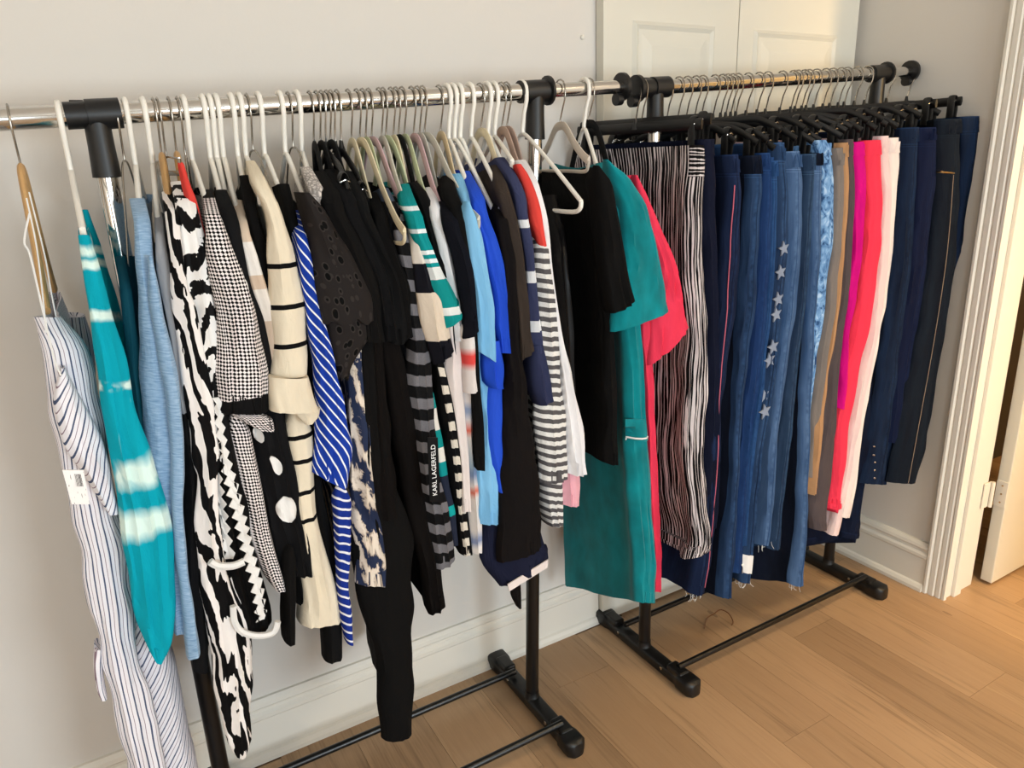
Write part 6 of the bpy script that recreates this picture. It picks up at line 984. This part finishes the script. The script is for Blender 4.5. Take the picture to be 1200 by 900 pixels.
{'n': 'tan_trousers', 'l': 'tan slim trousers showing a narrow camel edge', 'c': 'trousers', 'm': 'tan', 'rows': [[1.4731, 1.751, -0.405, 1.479, -0.045, 0.0309, 0.0003], [1.2943, 1.7822, -0.405, 1.4962, -0.045, 0.0251, 0.0008], [1.0631, 1.7833, -0.405, 1.4968, -0.045, 0.0372, 0.0023], [0.8451, 1.7596, -0.405, 1.4838, -0.045, 0.0379, 0.0034], [0.6372, 1.7563, -0.405, 1.4819, -0.045, 0.0351, 0.0041], [0.4722, 1.7571, -0.405, 1.4824, -0.045, 0.0319, 0.0044]], 'p': [], 'h': ['clip', 'black plastic clip hanger holding the tan slim trousers showing a narrow camel edge', [1.615, 1.6385], [1.751, -0.39, 1.4731]], 'f': 0.005, 'y': -0.405, 'pants': 1},
{'n': 'brown_grey_trousers', 'l': 'dark brown grey trousers with stitched double hem', 'c': 'trousers', 'm': 'browngrey', 'rows': [[1.4811, 1.7704, -0.405, 1.524, -0.045, 0.0312, 0.0003], [1.3152, 1.8039, -0.405, 1.5424, -0.045, 0.0253, 0.0008], [1.0589, 1.817, -0.405, 1.5496, -0.045, 0.0454, 0.0028], [0.889, 1.7981, -0.405, 1.5392, -0.045, 0.0614, 0.0051], [0.7331, 1.8039, -0.405, 1.5424, -0.045, 0.0747, 0.0077], [0.5713, 1.804, -0.405, 1.5425, -0.045, 0.0925, 0.0114], [0.4015, 1.8059, -0.405, 1.5435, -0.045, 0.0823, 0.0119], [0.3347, 1.8149, -0.405, 1.5484, -0.045, 0.0667, 0.0102]], 'p': [], 'h': ['clip', 'black plastic clip hanger holding the dark brown grey trousers with stitched double hem', [1.6472, 1.6404], [1.7704, -0.39, 1.4811]], 'f': 0.005, 'y': -0.405, 'pants': 1},
{'n': 'magenta_trousers', 'l': 'hot magenta trousers beside the coral red chinos', 'c': 'trousers', 'm': 'magenta', 'rows': [[1.4739, 1.8136, -0.405, 1.5923, -0.045, 0.0532, 0.0005], [1.4023, 1.8293, -0.405, 1.6009, -0.045, 0.0614, 0.0012], [1.2669, 1.8519, -0.405, 1.6134, -0.045, 0.0559, 0.002], [1.1737, 1.8563, -0.405, 1.6158, -0.045, 0.0493, 0.0023], [1.0542, 1.8552, -0.405, 1.6152, -0.045, 0.0385, 0.0024], [0.9567, 1.8461, -0.405, 1.6102, -0.045, 0.0272, 0.002], [0.7212, 1.8615, -0.405, 1.6187, -0.045, 0.0324, 0.0033]], 'p': [], 'h': ['clip', 'black plastic clip hanger holding the hot magenta trousers beside the coral red chinos', [1.703, 1.6437], [1.8136, -0.39, 1.4739]], 'f': 0.005, 'y': -0.405, 'pants': 1},
{'n': 'coral_trousers', 'l': 'coral red chino trousers with a turned-up cuff', 'c': 'trousers', 'm': 'coral_bright', 'rows': [[1.4771, 1.8742, -0.405, 1.6532, -0.045, 0.0694, 0.0007], [1.3998, 1.8955, -0.405, 1.6649, -0.045, 0.071, 0.0013], [1.2619, 1.9222, -0.405, 1.6796, -0.045, 0.0695, 0.0025], [1.1185, 1.9306, -0.405, 1.6842, -0.045, 0.0752, 0.004], [0.9721, 1.9133, -0.405, 1.6747, -0.045, 0.0841, 0.006], [0.8218, 1.8891, -0.405, 1.6614, -0.045, 0.0728, 0.0066], [0.6636, 1.8785, -0.405, 1.6556, -0.045, 0.0658, 0.0072], [0.4964, 1.878, -0.405, 1.6553, -0.045, 0.0631, 0.0082], [0.3938, 1.873, -0.405, 1.6526, -0.045, 0.0638, 0.0091]], 'p': [], 'h': ['clip', 'black plastic clip hanger holding the coral red chino trousers with a turned-up cuff', [1.7637, 1.6473], [1.8742, -0.39, 1.4771]], 'f': 0.005, 'y': -0.405, 'pants': 1},
{'n': 'blush_trousers', 'l': 'pale blush trousers half hidden by the coral chinos', 'c': 'trousers', 'm': 'blush', 'rows': [[1.4871, 1.9181, -0.405, 1.6644, -0.045, 0.0373, 0.0003], [1.3979, 1.9463, -0.405, 1.6798, -0.045, 0.0306, 0.0006], [1.1618, 1.9832, -0.405, 1.7002, -0.045, 0.0323, 0.0015], [0.9126, 1.969, -0.405, 1.6923, -0.045, 0.0415, 0.0032], [0.6517, 1.9325, -0.405, 1.6723, -0.045, 0.0422, 0.0046], [0.3747, 1.8983, -0.405, 1.6535, -0.045, 0.0517, 0.0075], [0.2951, 1.8854, -0.405, 1.6464, -0.045, 0.052, 0.0081]], 'p': [], 'h': ['clip', 'black plastic clip hanger holding the pale blush trousers half hidden by the coral', [1.7913, 1.6489], [1.9181, -0.39, 1.4871]], 'f': 0.005, 'y': -0.405, 'pants': 1},
{'n': 'white_trousers', 'l': 'white slim trousers beside the dark denim', 'c': 'trousers', 'm': 'white_denim', 'rows': [[1.4819, 1.9663, -0.405, 1.7143, -0.045, 0.0649, 0.0006], [1.3964, 1.9851, -0.405, 1.7246, -0.045, 0.0624, 0.0012], [1.2566, 1.9969, -0.405, 1.7311, -0.045, 0.0641, 0.0023], [1.1114, 1.9968, -0.405, 1.7311, -0.045, 0.0572, 0.003], [0.9619, 1.9844, -0.405, 1.7243, -0.045, 0.0581, 0.0041], [0.8081, 1.9652, -0.405, 1.7137, -0.045, 0.0546, 0.0049], [0.6475, 1.9517, -0.405, 1.7063, -0.045, 0.0554, 0.0061], [0.478, 1.9485, -0.405, 1.7045, -0.045, 0.0522, 0.0068], [0.3453, 1.9278, -0.405, 1.6931, -0.045, 0.0614, 0.0091]], 'p': [], 'h': ['clip', 'black plastic clip hanger holding the white slim trousers beside the dark denim', [1.8403, 1.6518], [1.9663, -0.39, 1.4819]], 'f': 0.005, 'y': -0.405, 'pants': 1},
{'n': 'rolled_jeans', 'l': 'slim navy jeans with a rolled hem above the right foot of the rack', 'c': 'jeans', 'm': 'denim_navy', 'rows': [[1.4179, 2.0216, -0.405, 1.7377, -0.33, 0.0356, 0.0006], [1.156, 2.0446, -0.405, 1.7504, -0.33, 0.0415, 0.002], [0.9022, 2.0365, -0.405, 1.7459, -0.33, 0.06, 0.0046], [0.6913, 2.0063, -0.405, 1.7293, -0.33, 0.0565, 0.0058], [0.4953, 1.9939, -0.405, 1.7225, -0.33, 0.0488, 0.0062], [0.3498, 1.9842, -0.405, 1.7171, -0.33, 0.0584, 0.0085], [0.2557, 1.9826, -0.405, 1.7162, -0.33, 0.0864, 0.0135]], 'p': [], 'h': ['clip', 'black plastic clip hanger holding the slim navy jeans with a rolled hem above', [1.8796, 1.6541], [2.0216, -0.39, 1.4179]], 'f': 0.005, 'y': -0.405, 'cuff': 1, 'pants': 1},
{'n': 'studded_jeans', 'l': 'dark blue jeans with five silver studs at the ankle', 'c': 'jeans', 'm': 'denim_dk2', 'rows': [[1.5066, 2.0023, -0.43, 1.8887, -0.03, 0.0657, 0.0004], [1.4175, 2.0213, -0.43, 1.8992, -0.03, 0.0672, 0.0011], [1.2788, 2.0347, -0.43, 1.9066, -0.03, 0.069, 0.0023], [1.109, 2.0458, -0.43, 1.9127, -0.03, 0.0794, 0.0042], [0.9056, 2.0456, -0.43, 1.9126, -0.03, 0.0903, 0.007], [0.6893, 2.0501, -0.43, 1.9151, -0.03, 0.1197, 0.0124], [0.5198, 2.0478, -0.43, 1.9138, -0.03, 0.1222, 0.0151], [0.4402, 2.0388, -0.43, 1.9088, -0.03, 0.1367, 0.0182]], 'p': [{'n': 'stud', 'k': 'stud', 'm': 'chrome', 'y': -0.432, 'r': [[2.0019, 0.5745, 2.0108, 0.5724]]}, {'n': 'stud', 'k': 'stud', 'm': 'chrome', 'y': -0.432, 'r': [[2.0029, 0.5459, 2.0117, 0.5437]]}, {'n': 'stud', 'k': 'stud', 'm': 'chrome', 'y': -0.432, 'r': [[2.0072, 0.5219, 2.0161, 0.5197]]}, {'n': 'stud', 'k': 'stud', 'm': 'chrome', 'y': -0.432, 'r': [[2.0076, 0.4959, 2.0165, 0.4936]]}, {'n': 'stud', 'k': 'stud', 'm': 'chrome', 'y': -0.432, 'r': [[2.008, 0.4697, 2.017, 0.4673]]}], 'h': ['clip', 'black plastic clip hanger holding the dark blue jeans with five silver studs at', [1.9455, 1.658], [2.0023, -0.39, 1.5066]], 'f': 0.005, 'y': -0.43, 'pants': 1},
{'n': 'deep_navy_jeans', 'l': 'deep navy smooth jeans between the studded and the stitched pair', 'c': 'jeans', 'm': 'denim_navy2', 'rows': [[1.5054, 2.0667, -0.44, 1.9676, -0.03, 0.0957, 0.0005], [1.3923, 2.0886, -0.44, 1.9797, -0.03, 0.0983, 0.0019], [1.2514, 2.0957, -0.44, 1.9836, -0.03, 0.0839, 0.003], [1.0793, 2.1003, -0.44, 1.9861, -0.03, 0.0861, 0.0048], [0.8997, 2.0964, -0.44, 1.984, -0.03, 0.0881, 0.0068], [0.6832, 2.0935, -0.44, 1.9824, -0.03, 0.0815, 0.0084], [0.5698, 2.0942, -0.44, 1.9828, -0.03, 0.0735, 0.0086]], 'p': [], 'h': ['clip', 'black plastic clip hanger holding the deep navy smooth jeans between the studded', [2.0172, 1.6623], [2.0667, -0.39, 1.5054]], 'f': 0.005, 'y': -0.44, 'pants': 1},
{'n': 'stitched_jeans', 'l': 'dark indigo jeans with a tan side seam and zip pocket', 'c': 'jeans', 'm': 'denim_ink2', 'rows': [[1.5258, 2.1325, -0.46, 2.2026, -0.03, 0.1066, 0.0003], [1.3893, 2.1667, -0.46, 2.2214, -0.03, 0.1105, 0.0021], [1.2457, 2.1899, -0.46, 2.2342, -0.03, 0.1228, 0.0044], [1.0708, 2.1983, -0.46, 2.2387, -0.03, 0.1443, 0.0081], [0.8897, 2.1859, -0.46, 2.232, -0.03, 0.1424, 0.011], [0.6724, 2.1729, -0.46, 2.2248, -0.03, 0.1645, 0.017], [0.5038, 2.1551, -0.46, 2.215, -0.03, 0.1572, 0.0194], [0.426, 2.1464, -0.46, 2.2102, -0.03, 0.1534, 0.0204]], 'p': [{'n': 'side_seam', 'k': 'cord', 'm': 'seam_tan', 'y': -0.467, 'r': [[2.148, 1.3784, 2.1523, 1.3782], [2.1702, 1.1498, 2.1747, 1.1494], [2.1654, 0.8942, 2.1699, 0.8935], [2.146, 0.6237, 2.1507, 0.6226], [2.132, 0.4355, 2.1368, 0.4343]], 'rad': 0.001}, {'n': 'zip_pocket', 'k': 'cordh', 'm': 'brass', 'y': -0.462, 'r': [[2.088, 1.3899, 2.0962, 1.3896], [2.1257, 1.3862, 2.1299, 1.386], [2.16, 1.3826, 2.1685, 1.3822]], 'rad': 0.0022}], 'h': ['clipbar', 'straight black plastic clip hanger holding the dark indigo jeans with a tan side seam', [2.1675, 1.6712], [2.1325, -0.39, 1.5258]], 'f': 0.005, 'y': -0.46, 'pants': 1},
{'n': 'end_jeans', 'l': 'dark indigo jeans at the far right end of the rail by the door casing', 'c': 'jeans', 'm': 'denim_dk2', 'rows': [[1.5329, 2.2543, -0.445, 2.25, -0.03, 0.0867, 0.0002], [1.4562, 2.2794, -0.445, 2.25, -0.03, 0.0798, 0.0009], [1.3849, 2.2853, -0.445, 2.25, -0.03, 0.0718, 0.0014], [1.2372, 2.2977, -0.445, 2.25, -0.03, 0.0737, 0.0026], [1.064, 2.2427, -0.445, 2.25, -0.03, 0.0736, 0.0041], [0.8312, 2.1947, -0.445, 2.2483, -0.03, 0.0836, 0.007], [0.6145, 2.157, -0.445, 2.2275, -0.03, 0.0752, 0.0083]], 'p': [], 'h': ['clipbar', 'straight black plastic clip hanger holding the dark indigo jeans at the far right end', [2.2676, 1.6771], [2.2543, -0.39, 1.5329]], 'f': 0.005, 'y': -0.445, 'pants': 1}
]

for gi, e in enumerate(GARMENTS):
    pants = e.get('pants')
    edge = mat(e['edge']) if 'edge' in e else None
    g = drape(e['n'], e['rows'], mat(e['m']), None, e['f'], gi, edge=edge, neck=not pants, hdrop=e.get('hd', 0))
    tag(g, e['l'], e['c'], 'trousers and jeans on the right rack' if pants else 'clothes on the left rack')
    obs = [g]
    if pants and 'striped' not in e['n']:
        z0 = e['rows'][0][0]; wr = []
        for r in interp_rows(e['rows'], 90):
            if r[0] > z0-.042: wr.append(r[:5]+[r[5]+.004, 0])
        wr = [[w_[0], w_[1], w_[2]-.002, w_[3], w_[4], w_[5], 0] for w_ in wr]
        if len(wr) >= 2:
            wr[0][0] += .002
            wb_ = drape('waistband', wr, mat(e['m']), g, .001, gi, n=5, wave=0, neck=False)
    for k, q in enumerate(e['p']):
        o = build_part(q, g, gi*7+k, obs)
        if q['k'] in ('tube', 'patch'): obs.append(o)
    if e.get('fray'):
        r = e['rows'][-1]; V = []; F = []
        for k in range(9):
            q = rnd.random(); x = r[1]+(rnd.random()-.5)*r[5]; y = r[2]+.002+q*.03; z = r[0]+.006
            v, f = sweep_vf(smooth_path([(x, y, z), (x+rnd.uniform(-.004, .004), y-.002, z-.012), (x+rnd.uniform(-.012, .012), y-.004, z-.012-rnd.random()*.014)], 3), .0006, .0006, (1, 0, 0), 4, len(V))
            V += v; F += f
        tag(link('frayed_threads', V, F, mat('white_cloth'), g), kind='stuff')
    if e['n'] in ('rolled_jeans', 'coral_trousers'):
        rr_ = interp_rows(e['rows'], 60); zl = rr_[-1][0]
        wr = [[r[0]-.002, r[1], r[2]-.003, r[3], r[4], r[5]+.006, r[6]] for r in rr_ if r[0] < zl+.03]
        drape('turn_up', wr, mat(e['m']), g, .001, gi, n=4, wave=0, neck=False)
    if e['h']: hanger(*e['h'])

pw = smooth_path([(1.505, -.235, .004), (1.53, -.215, .004), (1.555, -.20, .005), (1.575, -.205, .012), (1.60, -.21, .022), (1.612, -.235, .018), (1.605, -.262, .006), (1.59, -.27, .004)], 5)
bw = sweep('bent_wire', pw, .0016, .0016, simple('copper_wire', '#b98765', .3, 1.0), None, (0, 0, 1), 6)
tag(bw, 'small bent copper coloured wire lying on the floor under the jeans', 'wire')
# spare clip hangers pushed between the jeans
SPARE = ['brass button jeans and the threaded navy jeans', 'magenta trousers and the coral chinos', 'blush trousers and the white trousers', 'rolled hem jeans and the studded jeans', 'studded jeans and the deep navy jeans', 'deep navy jeans and the zip pocket jeans']
for k, (x, z) in enumerate([[1.5002, 1.6317], [1.7467, 1.6462], [1.8087, 1.6499], [1.9087, 1.6558], [1.9716, 1.6596], [2.0636, 1.665]]):
    h_ = hanger('clip', 'spare black clip hanger between the ' + SPARE[k], (x, z), (x+.09, -.225-.165, z-.150))
    h_['group'] = 'spare clip hangers on the right rail'
